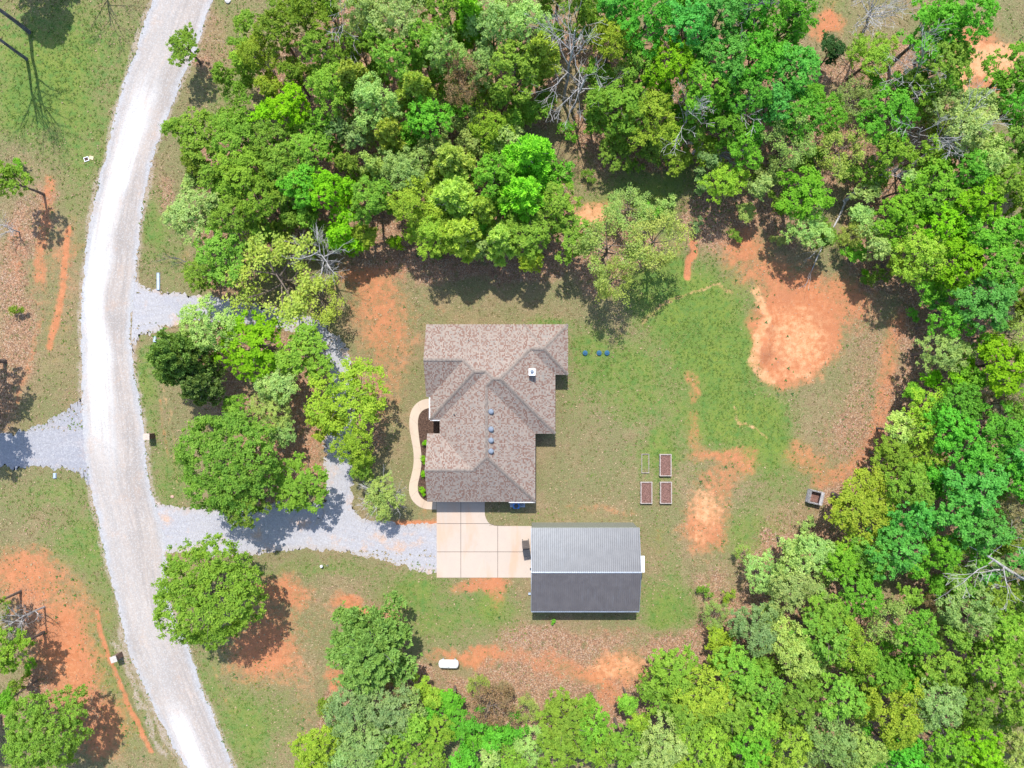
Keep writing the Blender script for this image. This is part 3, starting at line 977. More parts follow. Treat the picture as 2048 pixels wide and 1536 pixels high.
# walls
wall_poly = [(-9.3, 6.3), (5.9, 6.3), (5.9, 1.5), (4.45, 1.5), (4.45, -5.2), (2.2, -5.2), (2.2, -12.9), (-9.2, -12.9), (-9.2, -6.1),
             (-7.3, -6.1), (-7.3, -3.6), (-8.85, -3.6), (-8.85, -1.0), (-9.3, -1.0)]
wp = [(x, y + 3) for x, y in wall_poly]
mb = MB()
for i in range(len(wp)):
    p, q = wp[i], wp[(i + 1) % len(wp)]
    mb.quad([(p[0], p[1], -.1), (q[0], q[1], -.1), (q[0], q[1], HE + .05), (p[0], p[1], HE + .05)][::-1])
for (x, ya, yb, yr) in ((-9.3, 6.3, -1.0, 2.66), (-9.2, -6.1, -12.9, -9.5)):
    mb.quad([(x, ya + 3, HE + .05), (x, yb + 3, HE + .05), (x, yr + 3, HE + .05 + abs(ya - yr) * K_)])
mb.build("wall", M_BRICK, house)
mb = MB()
mb.prism([(x * 1.0, y) for x, y in wp], HE - .06, HE - .03)
mb.build("soffit", M_TRIM, house)


def window(cx, cy, wd, ht, axis, sill=1.0, kind="window"):
    w_ = MB()
    dx, dy = (wd, .08) if axis == 'x' else (.08, wd)
    w_.box(cx, cy + 3, sill + ht / 2, dx, dy, ht)
    o = w_.build(kind, M_WHITE, house)
    k = MB()
    if kind == "window":
        dx, dy = (wd / 2 - .08, .1) if axis == 'x' else (.1, wd / 2 - .08)
        for s_ in (-1, 1):
            k.box(cx + (s_ * wd / 4 if axis == 'x' else 0), cy + 3 + (s_ * wd / 4 if axis == 'y' else 0), sill + ht / 2, dx, dy, ht - .14)
        k.build("pane", M_GLASS, o)
    return o


for x in (-7, -3, 1, 4):
    window(x, 6.31, 1.4, 1.3, 'x')
for y in (4.5, 0.2, -9.5):
    window(-9.31 if y > -2 else -9.21, y, 1.2, 1.3, 'y')
for y in (-1, -4):
    window(4.46, y, 1.6, 1.4, 'y')
for y in (-7.5, -10.5):
    window(2.21, y, 1.4, 1.3, 'y')
gd = window(-6.2, -12.91, 4.9, 2.2, 'x', .06, "garage_door")
for r in range(4):
    MB().box(-6.2, -9.955, .33 + r * .54, 4.7, .03, .48).build("door_panel", M_WHITE, gd)
fd = window(-7.31, -4.9, 1.0, 2.05, 'y', .06, "front_door")
MB().box(-7.37, -1.6, 1.05, .05, .06, .06).build("handle", M_DKMETAL, fd)


# roof furniture
def roof_z(x, y):
    """height of the roof surface under a plan point (global coordinates)"""
    best = 0
    for names, ed in SLOPES:
        pts = [Vector((HV[k][0], HV[k][1])) for k in names]
        c = 0
        for i in range(len(pts)):
            p, q = pts[i], pts[(i + 1) % len(pts)]
            if (p.y > y) != (q.y > y) and x < (q.x - p.x) * (y - p.y) / (q.y - p.y) + p.x:
                c ^= 1
        if c:
            a, b_, c_ = hv(names[0]), hv(names[1]), hv(names[2])
            n = (b_ - a).cross(c_ - a)
            z = a.z - (n.x * (x - a.x) + n.y * (y + 3 - a.y)) / n.z
            best = max(best, z)
    return best


for zy in (708, 831, 909, 985):
    h = 6.1
    x = (565 - 712) * .016853 * (1 - 6.2 / 84)
    y = (516 - zy) * .016853 * (1 - 6.2 / 84)
    z = roof_z(x, y)
    v = MB().lathe(0, 0, [(.13, -.1), (.13, .16), (.30, .17), (.31, .22), (.22, .30), (.08, .34)], 20)
    vo = v.build("roof_vent", M_VENT, house, True, (x, y + 3, z))
for zx, zy, r in ((305, 729, .075), (407, 208, .04), (738, 1143, .04)):
    x, y = (zx - 712) * .016853 * .945, (516 - zy) * .016853 * .945
    z = roof_z(x, y)
    MB().tube([(0, 0, -.05), (0, 0, .3)], [r, r], 10).build("vent_pipe", M_DKMETAL, house, False, (x, y + 3, z))
x, y = (853 - 712) * .016853 * .925, (516 - 431) * .016853 * .925
z = roof_z(x, y)
ch = MB().box(0, 0, .1, .62, .68, 1.9).build("chimney", M_WHITE, house, False, (x, y + 3, z))
MB().box(0, 0, 1.08, .72, .78, .06).build("chimney_cap", M_WHITE, ch)
MB().lathe(0, .06, [(.16, 1.11), (.16, 1.26), (.2, 1.27), (.19, 1.30), (.05, 1.33)], 16).build("flue", M_VENT, ch, True)
cr = MB()
cr.box(0, -.36, -.55, .8, .12, .35)
cr.build("flashing", M_VENT, ch)

# condenser unit by the south wall
ac = thing("air_conditioner", "grey and blue cooling unit on a pad below the south eave", "air conditioner", (*P(1035, 1009), 0))
M_ACB = simple("blue_plastic", (.04, .20, .55), .4, .15)
M_PADC = simple("pad_concrete", (.30, .36, .45), .8)
MB().box(0, 0, .04, 1.75, .62, .08).build("pad", M_PADC, ac)
MB().box(-.15, -.05, .43, .72, .60, .7).build("casing", M_ACB, ac)
MB().lathe(-.15, -.05, [(.26, .785), (.26, .80), (.2, .81), (.05, .82)], 18).build("fan_grille", M_DKMETAL, ac)
MB().box(.55, .05, .3, .3, .3, .44).build("electrical_box", M_VENT, ac)

# ------------------------------------------------------------------ barn
M_STEEL, t, b = mat_new("grey_ribbed_steel", .43, 1.0, 0.08)
g = N(t); P3 = g.coord("Object")
c = g.mix(g.ramp(g.noise(P3, 1.2, 4), .3, .7), (.102, .089, .084), (.122, .108, .102))
c = g.mix(g.ramp(g.noise(g.mapping(P3, (3, .2, 1)), 1.5, 3), .55, .75, 0, .4), c, (.15, .15, .16))
g.link(c, b.inputs["Base Color"])
g.link(g.ramp(g.noise(P3, 2.5, 4), 0.3, .7, .38, .44), b.inputs["Roughness"])
b.inputs['Specular Tint'].default_value = (.72, .86, 1, 1)
M_WALLM = simple("olive_siding", (.22, .23, .19), .55, .1)
barn = thing("metal_barn", "grey ribbed metal barn with shiny ridge beside the concrete slab", "barn", (8.3, -21, 0))
BX, BY = 8.3, -21.0
EW, EE, EN, ES, RY = 2.18, 14.36, -16.27, -25.68, -20.98
ZE, ZR = 3.3, 4.55
ribs = 54
sheet = (EE - EW) / 13.5


def slope_sheet(x0, x1, y0, z0, y1, z1):
    """ribbed sheet between eave (y0,z0) and ridge (y1,z1)"""
    n = Vector((0, -(z1 - z0), (y1 - y0))).normalized()
    if n.z < 0:
        n = -n
    prof = []
    x = x0
    p = .2256
    while x < x1 - .01:
        for dx, dz in ((0, 0), (.06, 0), (.095, .055), (.15, .055), (.185, 0)):
            if x + dx < x1:
                prof.append((x + dx, dz))
        x += p
    prof.append((x1, 0))
    mb = MB()
    for (xa, za), (xb, zb) in zip(prof[:-1], prof[1:]):
        pa, pb = Vector((xa - BX, 0, 0)) + n * za, Vector((xb - BX, 0, 0)) + n * zb
        e = Vector((0, y0 - BY, z0)); r = Vector((0, y1 - BY, z1))
        q = [pa + e, pb + e, pb + r, pa + r]
        if (q[1] - q[0]).cross(q[2] - q[1]).z < 0:
            q.reverse()
        mb.quad(q)
    return mb


for k in range(14):
    x0 = EW + k * .9024
    x1 = min(EE, x0 + .9024)
    if x1 - x0 < .05:
        continue
    off = .002 * (k % 2)
    slope_sheet(x0, x1, EN, ZE + off, RY, ZR + off).build("roof_sheet", M_STEEL, barn)
    slope_sheet(x0, x1, ES, ZE + off, RY, ZR + off).build("roof_sheet", M_STEEL, barn)
M_RIDGE = simple("bright_ridge_metal", (.24, .28, .34), .45, .12, 2, metallic=.2)
mb = MB()
for k in range(12):
    xa, xb = EW - .03 + k * 1.02, EW - .03 + (k + 1) * 1.02 - .01
    for sg in (-1, 1):
        q = [(xa - BX, RY - BY, ZR + .06 + .004 * (k % 2)), (xb - BX, RY - BY, ZR + .06 + .004 * (k % 2)), (xb - BX, RY - BY + sg * .085, ZR + .018), (xa - BX, RY - BY + sg * .085, ZR + .018)]
        mb.quad(q if sg < 0 else q[::-1])
mb.build("ridge_cap", M_RIDGE, barn)
MB().box(8.27 - BX, ES - .06 - BY, ZE - .04, 12.2, .10, .12).build("gutter", M_RIDGE, barn)
MB().box(8.27 - BX, EN + .03 - BY, ZE - .06, 12.2, .05, .12).build("eave_trim", M_WALLM, barn)
for xx in (EW - .03, EE + .03):
    for ya, yb in ((EN, RY), (ES, RY)):
        mb = MB()
        for dx in (-.025, .025):
            pass
        a = [(xx - .015 - BX, ya - BY, ZE), (xx + .015 - BX, ya - BY, ZE), (xx + .015 - BX, yb - BY, ZR), (xx - .015 - BX, yb - BY, ZR)]
        mb.quad([(p[0], p[1], p[2] + .035) for p in a]); mb.quad([(p[0], p[1], p[2] - .12) for p in a][::-1])
        mb.quad([(a[0][0], a[0][1], ZE + .035), (a[3][0], a[3][1], ZR + .035), (a[3][0], a[3][1], ZR - .12), (a[0][0], a[0][1], ZE - .12)])
        mb.quad([(a[1][0], a[1][1], ZE + .035), (a[1][0], a[1][1], ZE - .12), (a[2][0], a[2][1], ZR - .12), (a[2][0], a[2][1], ZR + .035)])
        mb.build("rake_trim", M_RIDGE, barn)
WN, WS, WW, WE = EN - .02, ES + .10, EW + .12, EE - .12
mb = MB()
for (xa, ya, xb, yb) in ((WW, WN, WE, WN), (WW, WS, WE, WS)):
    nseg = 54
    for k in range(nseg):
        t0, t1 = k / nseg, (k + 1) / nseg
        x0, x1 = xa + (xb - xa) * t0, xa + (xb - xa) * t1
        mb.quad([(x0 - BX, ya - BY, -.05), (x1 - BX, ya - BY, -.05), (x1 - BX, ya - BY, ZE), (x0 - BX, ya - BY, ZE)])
        s_ = .03 if ya == WN else -.03
        xm = (x0 + x1) / 2
        mb.box(xm - BX, ya - BY + s_ / 2, ZE / 2, .05, abs(s_), ZE - .1)
for xx in (WW, WE):
    mb.quad([(xx - BX, WN - BY, -.05), (xx - BX, WS - BY, -.05), (xx - BX, WS - BY, ZE - .02), (xx - BX, RY - BY, ZR - .04), (xx - BX, WN - BY, ZE - .02)])
mb.build("wall", M_WALLM, barn)
for yc in (-18.4, -22.6 + .6):
    gd = MB().box(WW - .03 - BX, yc - BY, 1.4, .06, 2.9, 2.7).build("garage_door", M_WHITE, barn)
    for r in range(5):
        MB().box(WW - .07 - BX, yc - BY, .33 + r * .53, .03, 2.8, .49).build("door_panel", M_WHITE, gd)
dr = MB().box(WE + .03 - BX, -20.6 - BY, 1.05, .06, .95, 2.1).build("door", M_WHITE, barn)
MB().box(WE + .08 - BX, -20.25 - BY, 1.0, .06, .06, .06).build("handle", M_DKMETAL, dr)
aw = MB().box(EE + .33 - BX, -20.57 - BY, 2.45, .90, 1.88, .06).build("door_awning", M_WHITE, barn)
for yy in (-19.75, -21.4):
    MB().tube([(WE - BX, yy - BY, 2.0), (EE + .7 - BX, yy - BY, 2.4)], [.02, .02], 5).build("bracket", M_DKMETAL, aw)
MB().box(EW - .09 - BX, -20.98 - BY, ZE - .2, .12, .22, .3).build("wall_lamp", M_DKMETAL, barn)

# ------------------------------------------------------------------ small things around the yard
M_BIN = simple("dark_bin_plastic", (.035, .038, .045), .45, .15)
M_BIN2 = simple("brown_lid_plastic", (.085, .07, .06), .5, .2)


def wheelie(x, y, rz, lidm, label):
    t_ = thing("trash_bin", label, "trash bin", (*P(x, y, 1.0), .056), rz, "wheeled bins on the concrete slab", (1.25, 1.22, 1.0))
    mb = MB()
    for (a, za), (b_, zb) in (((.22, .08), (.30, 1.0)),):
        lo = [(-a, -a, za), (a, -a, za), (a, a, za), (-a, a, za)]
        hi = [(-b_, -b_, zb), (b_, -b_, zb), (b_, b_, zb), (-b_, b_, zb)]
        mb.quad(lo[::-1])
        for i in range(4):
            j = (i + 1) % 4
            mb.quad([lo[i], lo[j], hi[j], hi[i]])
    mb.build("body", M_BIN, t_)
    l = MB().box(0, 0, 1.03, .68, .66, .05)
    l.box(0, -.05, 1.07, .46, .36, .04)
    lo = l.build("lid", lidm, t_)
    MB().tube([(-.28, .40, 1.0), (.28, .40, 1.0)], [.02, .02], 6).build("handle", M_BIN, t_)
    for s_ in (-1, 1):
        MB().tube([(s_ * .24, .27, .09), (s_ * .31, .27, .09)], [.13, .13], 12).build("wheel", M_DKMETAL, t_)
    return t_


wheelie(1051.5, 1089.5, math.radians(4), M_BIN2, "wheeled trash bin with brownish lid, upper one beside the barn")
wheelie(1053.5, 1106.5, math.radians(10), M_BIN, "charcoal wheeled trash bin, lower one beside the barn")

ub = thing("utility_box", "small grey utility box on the ground at the barn's west wall", "utility box", (*P(1059, 1186), 0))
MB().box(0, 0, .15, .24, .22, .3).build("casing", M_VENT, ub)
MB().box(0, 0, .315, .27, .25, .03).build("lid", M_PADC, ub)

# raised garden beds
M_PLANK = simple("weathered_planks", (.33, .28, .25), .9, .25, 5)
M_SOIL, t, b = mat_new("bed_soil", .97, .1)
g = N(t); P3 = g.coord("Object")
c = g.mix(g.ramp(g.noise(P3, 6, 4, .7), .35, .65), (.11, .058, .045), (.22, .12, .10))
c = g.mix(g.ramp(g.noise(P3, 22, 2), .58, .68, 0, .8), c, (.36, .25, .2))
g.link(c, b.inputs["Base Color"]); g.bump(g.noise(P3, 14, 3), b, .9, .05)


def gbed(x0, y0, x1, y1, h, label, filled=True):
    (ax, ay), (bx, by) = P(x0, y0, h), P(x1, y1, h)
    cx, cy, wx_, wy_ = (ax + bx) / 2, (ay + by) / 2, bx - ax, ay - by
    t_ = thing("raised_garden_bed", label, "garden bed", (cx, cy, 0), 0, "wooden garden beds in the yard")
    th = .05 if filled else .06
    rows = 3 if filled else 1
    for r in range(rows):
        zc, hh = h * (r + .5) / rows, h / rows - .006
        for sx in (-1, 1):
            MB().box(sx * (wx_ / 2 - th / 2), 0, zc, th, wy_ - 2 * th - .004, hh).build("side_board", M_PLANK, t_)
            MB().box(0, sx * (wy_ / 2 - th / 2), zc, wx_, th, hh).build("end_board", M_PLANK, t_)
    if filled:
        for sx in (-1, 1):
            MB().box(sx * (wx_ / 2 - .04), 0, h + .015, .10, wy_ + .05, .028).build("top_rail", M_PLANK, t_)
            MB().box(0, sx * (wy_ / 2 - .04), h + .0138, wx_ - .14, .10, .026).build("top_rail", M_PLANK, t_)
            for sy in (-1, 0, 1):
                MB().box(sx * (wx_ / 2 + .025), sy * (wy_ / 2 - .1), h / 2, .05, .09, h).build("corner_post", M_PLANK, t_)
        n = 14
        mb = MB()
        zz = {}
        for i in range(n + 1):
            for j in range(n + 1):
                zz[i, j] = h - .09 + random.uniform(-.035, .035)
        for i in range(n):
            for j in range(n):
                q = []
                for (a, b_) in ((i, j), (i + 1, j), (i + 1, j + 1), (i, j + 1)):
                    q.append((-wx_ / 2 + .05 + (wx_ - .1) * a / n, -wy_ / 2 + .05 + (wy_ - .1) * b_ / n, zz[a, b_]))
                mb.quad(q)
        mb.build("soil", M_SOIL, t_)
    return t_


gbed(1283.2, 907.8, 1298.3, 946.2, .16, "low empty timber frame with grass inside, the thinnest garden bed", False)
gbed(1319.8, 908.5, 1342.8, 952.2, .42, "soil filled raised garden bed, upper one beside the empty timber frame")
gbed(1281.5, 964, 1304.4, 1007.3, .42, "soil filled raised garden bed directly below the empty timber frame")
gbed(1320.6, 964, 1343.6, 1007.3, .42, "soil filled raised garden bed diagonally opposite the empty timber frame")

# compost bin of pallets
cb_ = thing("pallet_bin", "open topped grey bin made of weathered pallets near the wood edge", "compost bin", (*P(1630.5, 994.5, .6), gz(*P(1630, 994))), math.radians(-13), None)
M_PALLET = simple("grey_pallet_wood", (.36, .34, .34), .92, .25, 4)
for sx in (-1, 1):
    for r in range(5):
        MB().box(sx * .82, 0, .1 + r * .2, .03, 1.42, .13).build("slat", M_PALLET, cb_)
        MB().box(sx * .70, 0, .1 + r * .2, .03, 1.38, .13).build("slat", M_PALLET, cb_)
    for yy in (-.64, 0, .64):
        MB().box(sx * .76, yy, .52, .085, .05, 1.0).build("post", M_PALLET, cb_)
    for r in range(5):
        MB().box(0, sx * .76, .1 + r * .2, 1.68, .03, .13).build("slat", M_PALLET, cb_)
        MB().box(0, sx * .66, .1 + r * .2, 1.3, .03, .13).build("slat", M_PALLET, cb_)
    for xx in (-.6, 0, .6):
        MB().box(xx, sx * .71, .52, .05, .065, 1.0).build("post", M_PALLET, cb_)
for k in range(4):
    MB().box(.42 + k * .085, 0, 1.05 + .004 * k, .07, 1.5, .02).build("slat", M_PALLET, cb_)
tag(MB().prism([(-.65, -.6), (.65, -.6), (.65, .6), (-.65, .6)], 0, .22).build("compost", M_SOIL, cb_), None)

# white tank
tk = thing("propane_tank", "long white rounded storage tank lying on the bare ground", "gas tank", (*P(897.5, 1327, .6), gz(*P(897, 1327))), math.radians(-1))
mb = MB()
prof = []
Lh, r_ = 1.17, .48
pts_, rr = [], []
for k in range(6):
    a = math.pi / 2 * k / 5
    pts_.append((-Lh + .26 * (1 - math.sin(a)), 0, .72)); rr.append(max(.03, r_ * math.sin(a) ** .6 if k else .03))
pts_ = [(-Lh, 0, .72), (-Lh + .03, 0, .72), (-Lh + .09, 0, .72), (-Lh + .18, 0, .72), (-Lh + .30, 0, .72), (Lh - .30, 0, .72), (Lh - .18, 0, .72), (Lh - .09, 0, .72), (Lh - .03, 0, .72), (Lh, 0, .72)]
rr = [.10, .24, .36, .445, .48, .48, .445, .36, .24, .10]
mb.tube(pts_, rr, 24)
M_TANK = simple("tank_white", (.80, .80, .80), .35, .04)
mb.build("tank_shell", M_TANK, tk, True)
MB().lathe(0, 0, [(.17, 1.17), (.17, 1.27), (.13, 1.31), (.04, 1.33)], 18).build("valve_dome", M_TANK, tk, True)
for sx in (-.7, .7):
    MB().box(sx, 0, .14, .16, .75, .3).build("support_block", M_PADC, tk)
    MB().tube([(sx, 0, 1.18), (sx, 0, 1.25)], [.03, .03], 6).build("lifting_lug", M_TANK, tk)

# septic lids
M_BLUEL = simple("blue_lid_plastic", (.025, .10, .18), .8, .15)
for x, lb in ((1170, "round blue ground lid set apart from the other two, nearest the house"), (1198, "round blue ground lid, the middle one of three beside the house"), (1213.8, "round blue ground lid farthest from the house")):
    t_ = thing("septic_lid", lb, "septic lid", (*P(x, 706), gz(*P(x, 706))), 0, "blue lids in the lawn")
    MB().lathe(0, 0, [(.27, -.05), (.27, .14), (.25, .15)], 20).build("riser", M_BLUEL, t_)
    l = MB().lathe(0, 0, [(.30, .14), (.30, .18), (.27, .20), (.07, .215), (.06, .25), (.02, .25)], 20)
    l.build("lid", M_BLUEL, t_, True)
    for k in range(8):
        a = k * math.pi / 4
        MB().box(.17 * math.cos(a), .17 * math.sin(a), .213, .18, .025, .02, a).build("rib", M_BLUEL, t_)

# brick mailboxes beside the road
M_STONE = simple("pale_stone", (.46, .37, .31), .9, .2, 9)
M_DKBRICK = simple("brown_brick", (.16, .10, .075), .92, .3, 9)


def mailbox(x, y, rz, label, pale):
    t_ = thing("mailbox", label, "mailbox", (*P(x, y, .7), 0), rz, "brick mailboxes by the road")
    for r in range(12):
        o = .004 * (r % 2)
        MB().box(0, 0, .06 + r * .115, .62 + o, .62 + o, .11).build("brick_course", M_DKBRICK, t_)
    MB().box(0, 0, 1.43, .74, .72, .07).build("cap_stone", pale, t_)
    bx = MB()
    prof = [(-.1, 1.0), (.1, 1.0), (.1, 1.14), (.07, 1.2), (0, 1.23), (-.07, 1.2), (-.1, 1.14)]
    q0 = [(-.42, y_, z_) for y_, z_ in prof]; q1 = [(.1, y_, z_) for y_, z_ in prof]
    bx.quad(q0[::-1]); bx.quad(q1)
    for i in range(len(prof)):
        j = (i + 1) % len(prof)
        bx.quad([q0[i], q0[j], q1[j], q1[i]])
    bx.build("letter_box", M_DKMETAL, t_)
    return t_


mailbox(299, 872.5, 0, "brick mailbox pillar on the grass verge between the two driveway entrances", M_STONE)
mailbox(234, 1314, math.radians(18), "tilted pale capped mailbox pillar beside the red eroded ditch", M_PADC if False else simple("grey_stone_cap", (.40, .37, .34), .9, .2, 9))

# culvert pipe ends
M_PIPE = simple("galvanised_pipe", (.36, .43, .52), .5, .15, 5, metallic=.3)


def culvert(x, y, rz, label, L_=1.6):
    t_ = thing("culvert_pipe", label, "drain pipe", (*P(x, y), 0), rz, "drain pipe ends under the drives")
    pts, rr = [], []
    n = int(L_ / .05)
    for k in range(n + 1):
        pts.append((0, -L_ / 2 + L_ * k / n, -.02)); rr.append(.21 + .012 * (k % 2))
    mb = MB(); mb.tube(pts, rr, 18, False)
    mb.build("pipe", M_PIPE, t_)
    MB().tube([(0, L_ / 2 - .05, -.02), (0, L_ / 2, -.02)], [.245, .245], 18, False).build("pipe_collar", M_PIPE, t_)


culvert(317, 563, 0, "blue grey pipe end poking out above the upper driveway entrance", 2.0)
culvert(310, 678, math.pi, "short grey drain pipe end beside the dark pine", .7)
culvert(110, 951, math.pi, "grey drain pipe end below the side drive across the road", .6)

# open meter box with its lid beside it
M_TANB = simple("tan_plastic", (.52, .44, .26), .6, .15)
t_ = thing("meter_box", "small open ground box in the grass verge beside the gravel road", "meter box", (*P(173.5, 318.5), gz(*P(173.5, 318.5))), math.radians(18))
for sx in (-1, 1):
    MB().box(sx * .26, 0, .03, .06, .5, .14).build("side_wall", M_WHITE, t_)
    MB().box(0, sx * .22, .03, .46, .06, .14).build("end_wall", M_WHITE, t_)
MB().box(0, 0, -.01, .46, .38, .03).build("pit", M_MULCH, t_)
tag(MB().box(0, 0, .05, .48, .40, .05).build("box_lid", M_TANB, None, False, (*P(183.5, 316), gz(*P(183.5, 316)) + .03)), "tan rectangular lid lying beside the open ground box", "lid")
bpy.data.objects["box_lid"].rotation_euler = (0, .05, math.radians(-12))
# well cap and valve post
t_ = thing("well_cap", "small white well cap standing in the grass south of the drive", "well cap", (*P(644.5, 1131), 0))
MB().lathe(0, 0, [(.09, -.05), (.09, .38), (.16, .39), (.17, .46), (.12, .52), (.03, .54)], 16).build("casing", M_WHITE, t_, True)
MB().box(.1, 0, .30, .12, .08, .16).build("junction_box", M_VENT, t_)
t_ = thing("valve_post", "thin grey valve post next to the white well cap", "valve post", (*P(656, 1129.5), 0))
MB().tube([(0, 0, -.05), (0, 0, .45)], [.035, .03], 8).build("post", M_VENT, t_)
MB().tube([(-.1, 0, .45), (.1, 0, .45)], [.02, .02], 6).build("handle", M_VENT, t_)

# stones
def rock(name, x, y, r, label, mat, cat="rock", group=None):
    V, F = [], []
    import bmesh
    bm = bmesh.new()
    bmesh.ops.create_icosphere(bm, subdivisions=2, radius=r)
    for v in bm.verts:
        f = 1 + random.uniform(-.16, .16)
        v.co = Vector((v.co.x * f, v.co.y * f * .8, v.co.z * f * .55 + r * .2))
    me = bpy.data.meshes.new(name)
    bm.to_mesh(me); bm.free()
    me.materials.append(mat)
    o = bpy.data.objects.new(name, me)
    COL.objects.link(o)
    o.location = (*P(x, y), gz(*P(x, y)))
    return tag(o, label, cat, group)


M_ROCK = simple("light_rock", (.48, .46, .44), .9, .2)
rock("rock", 348, 238, .24, "pale round rock on the verge near the small roadside tree", M_ROCK)
rock("rock", 36, 914, .16, "small whitish stone at the lower rim of the side drive", M_ROCK)
rock("rock", 456, 3, .35, "pale boulder at the photo's top edge beside the road", M_ROCK)
rock("rock", 345, 993, .22, "pinkish stone on the grass tip above the lower driveway entrance", simple("pink_rock", (.5, .3, .24), .9, .2))

# ------------------------------------------------------------------ trees
def leaf_mat(name, trans=.44, attr=False):
    m, t, b = mat_new(name, .75, .1)
    g = N(t)
    oi = g.new("ShaderNodeObjectInfo")
    at = g.attr("tint")
    base = g.attr("leaf_col").outputs["Color"] if attr else oi.outputs["Color"]
    k = at.outputs["Fac"]
    c = g.mix(g.ramp(k, .0, .5, .75, 0), base, g.mix(1.0, base, (.46, .62, .55), 'MULTIPLY'))
    c = g.mix(g.ramp(k, .5, 1, 0, .75), c, g.mix(1.0, base, (1.6, 1.3, 1.5), 'MULTIPLY'))
    n1 = g.noise(g.coord("Object"), 1.1, 3)
    c = g.mix(g.ramp(n1, .4, .65, 0, .5), c, g.mix(1.0, base, (1.2, 1.08, .8), 'MULTIPLY'))
    hs = g.new("ShaderNodeHueSaturation")
    g.link(c, hs.inputs["Color"])
    g.link(g.math('ADD', .480, g.math('MULTIPLY', oi.outputs["Random"], .024)), hs.inputs["Hue"])
    g.link(g.math('ADD', .96, g.math('MULTIPLY', oi.outputs["Random"], .28)), hs.inputs["Value"])
    c = hs.outputs[0]
    out = t.nodes["Material Output"]
    tr = g.new("ShaderNodeBsdfTranslucent")
    df = g.new("ShaderNodeBsdfDiffuse")
    g.link(c, df.inputs[0])
    g.link(g.mix(1.0, c, (1.25, 1.15, .7), 'MULTIPLY'), tr.inputs[0])
    ms = g.new("ShaderNodeMixShader")
    ms.inputs[0].default_value = trans
    g.link(df.outputs[0], ms.inputs[1]); g.link(tr.outputs[0], ms.inputs[2])
    g.link(ms.outputs[0], out.inputs[0])
    return m


M_LEAF = leaf_mat("foliage")
M_NEEDLE = leaf_mat("needles", .36)
M_BARK = simple("brown_bark", (.13, .10, .08), .95, .35, 3, bump=.4)
M_DEAD = simple("grey_dead_wood", (.36, .345, .34), .9, .3, 2)
M_DARKBARK = simple("dark_bark", (.10, .10, .11), .95, .4, 2, bump=.4)


def unit(v):
    return v / (np.linalg.norm(v, axis=-1, keepdims=True) + 1e-9)


def rdirs(r, n):
    return unit(r.normal(size=(n, 3)))


def leaves_mesh(name, pos, nrm, size, tint, mat, aspect=.62, needle=False, axis=None):
    n = len(pos)
    r = np.random.default_rng(n)
    if axis is None:
        axis = rdirs(r, n)
    a = unit(axis - nrm * (axis * nrm).sum(1, keepdims=True))
    b = np.cross(nrm, a)
    s = size[:, None]
    if needle:
        q = np.stack([pos - b * s * aspect * .5, pos + a * s - b * s * aspect * .25, pos + a * s + b * s * aspect * .25, pos + b * s * aspect * .5], 1)
    else:
        q = np.stack([pos - a * s * .5, pos - b * s * aspect * .5 + a * s * .08, pos + a * s * .5 + nrm * s * .12, pos + b * s * aspect * .5 + a * s * .08], 1)
    v = q.reshape(-1, 3)
    f = np.arange(4 * n).reshape(n, 4)
    me = fast_mesh(name, v, f, mat)
    at = me.attributes.new("tint", 'FLOAT', 'FACE')
    at.data.foreach_set("value", tint.astype(np.float32))
    return me


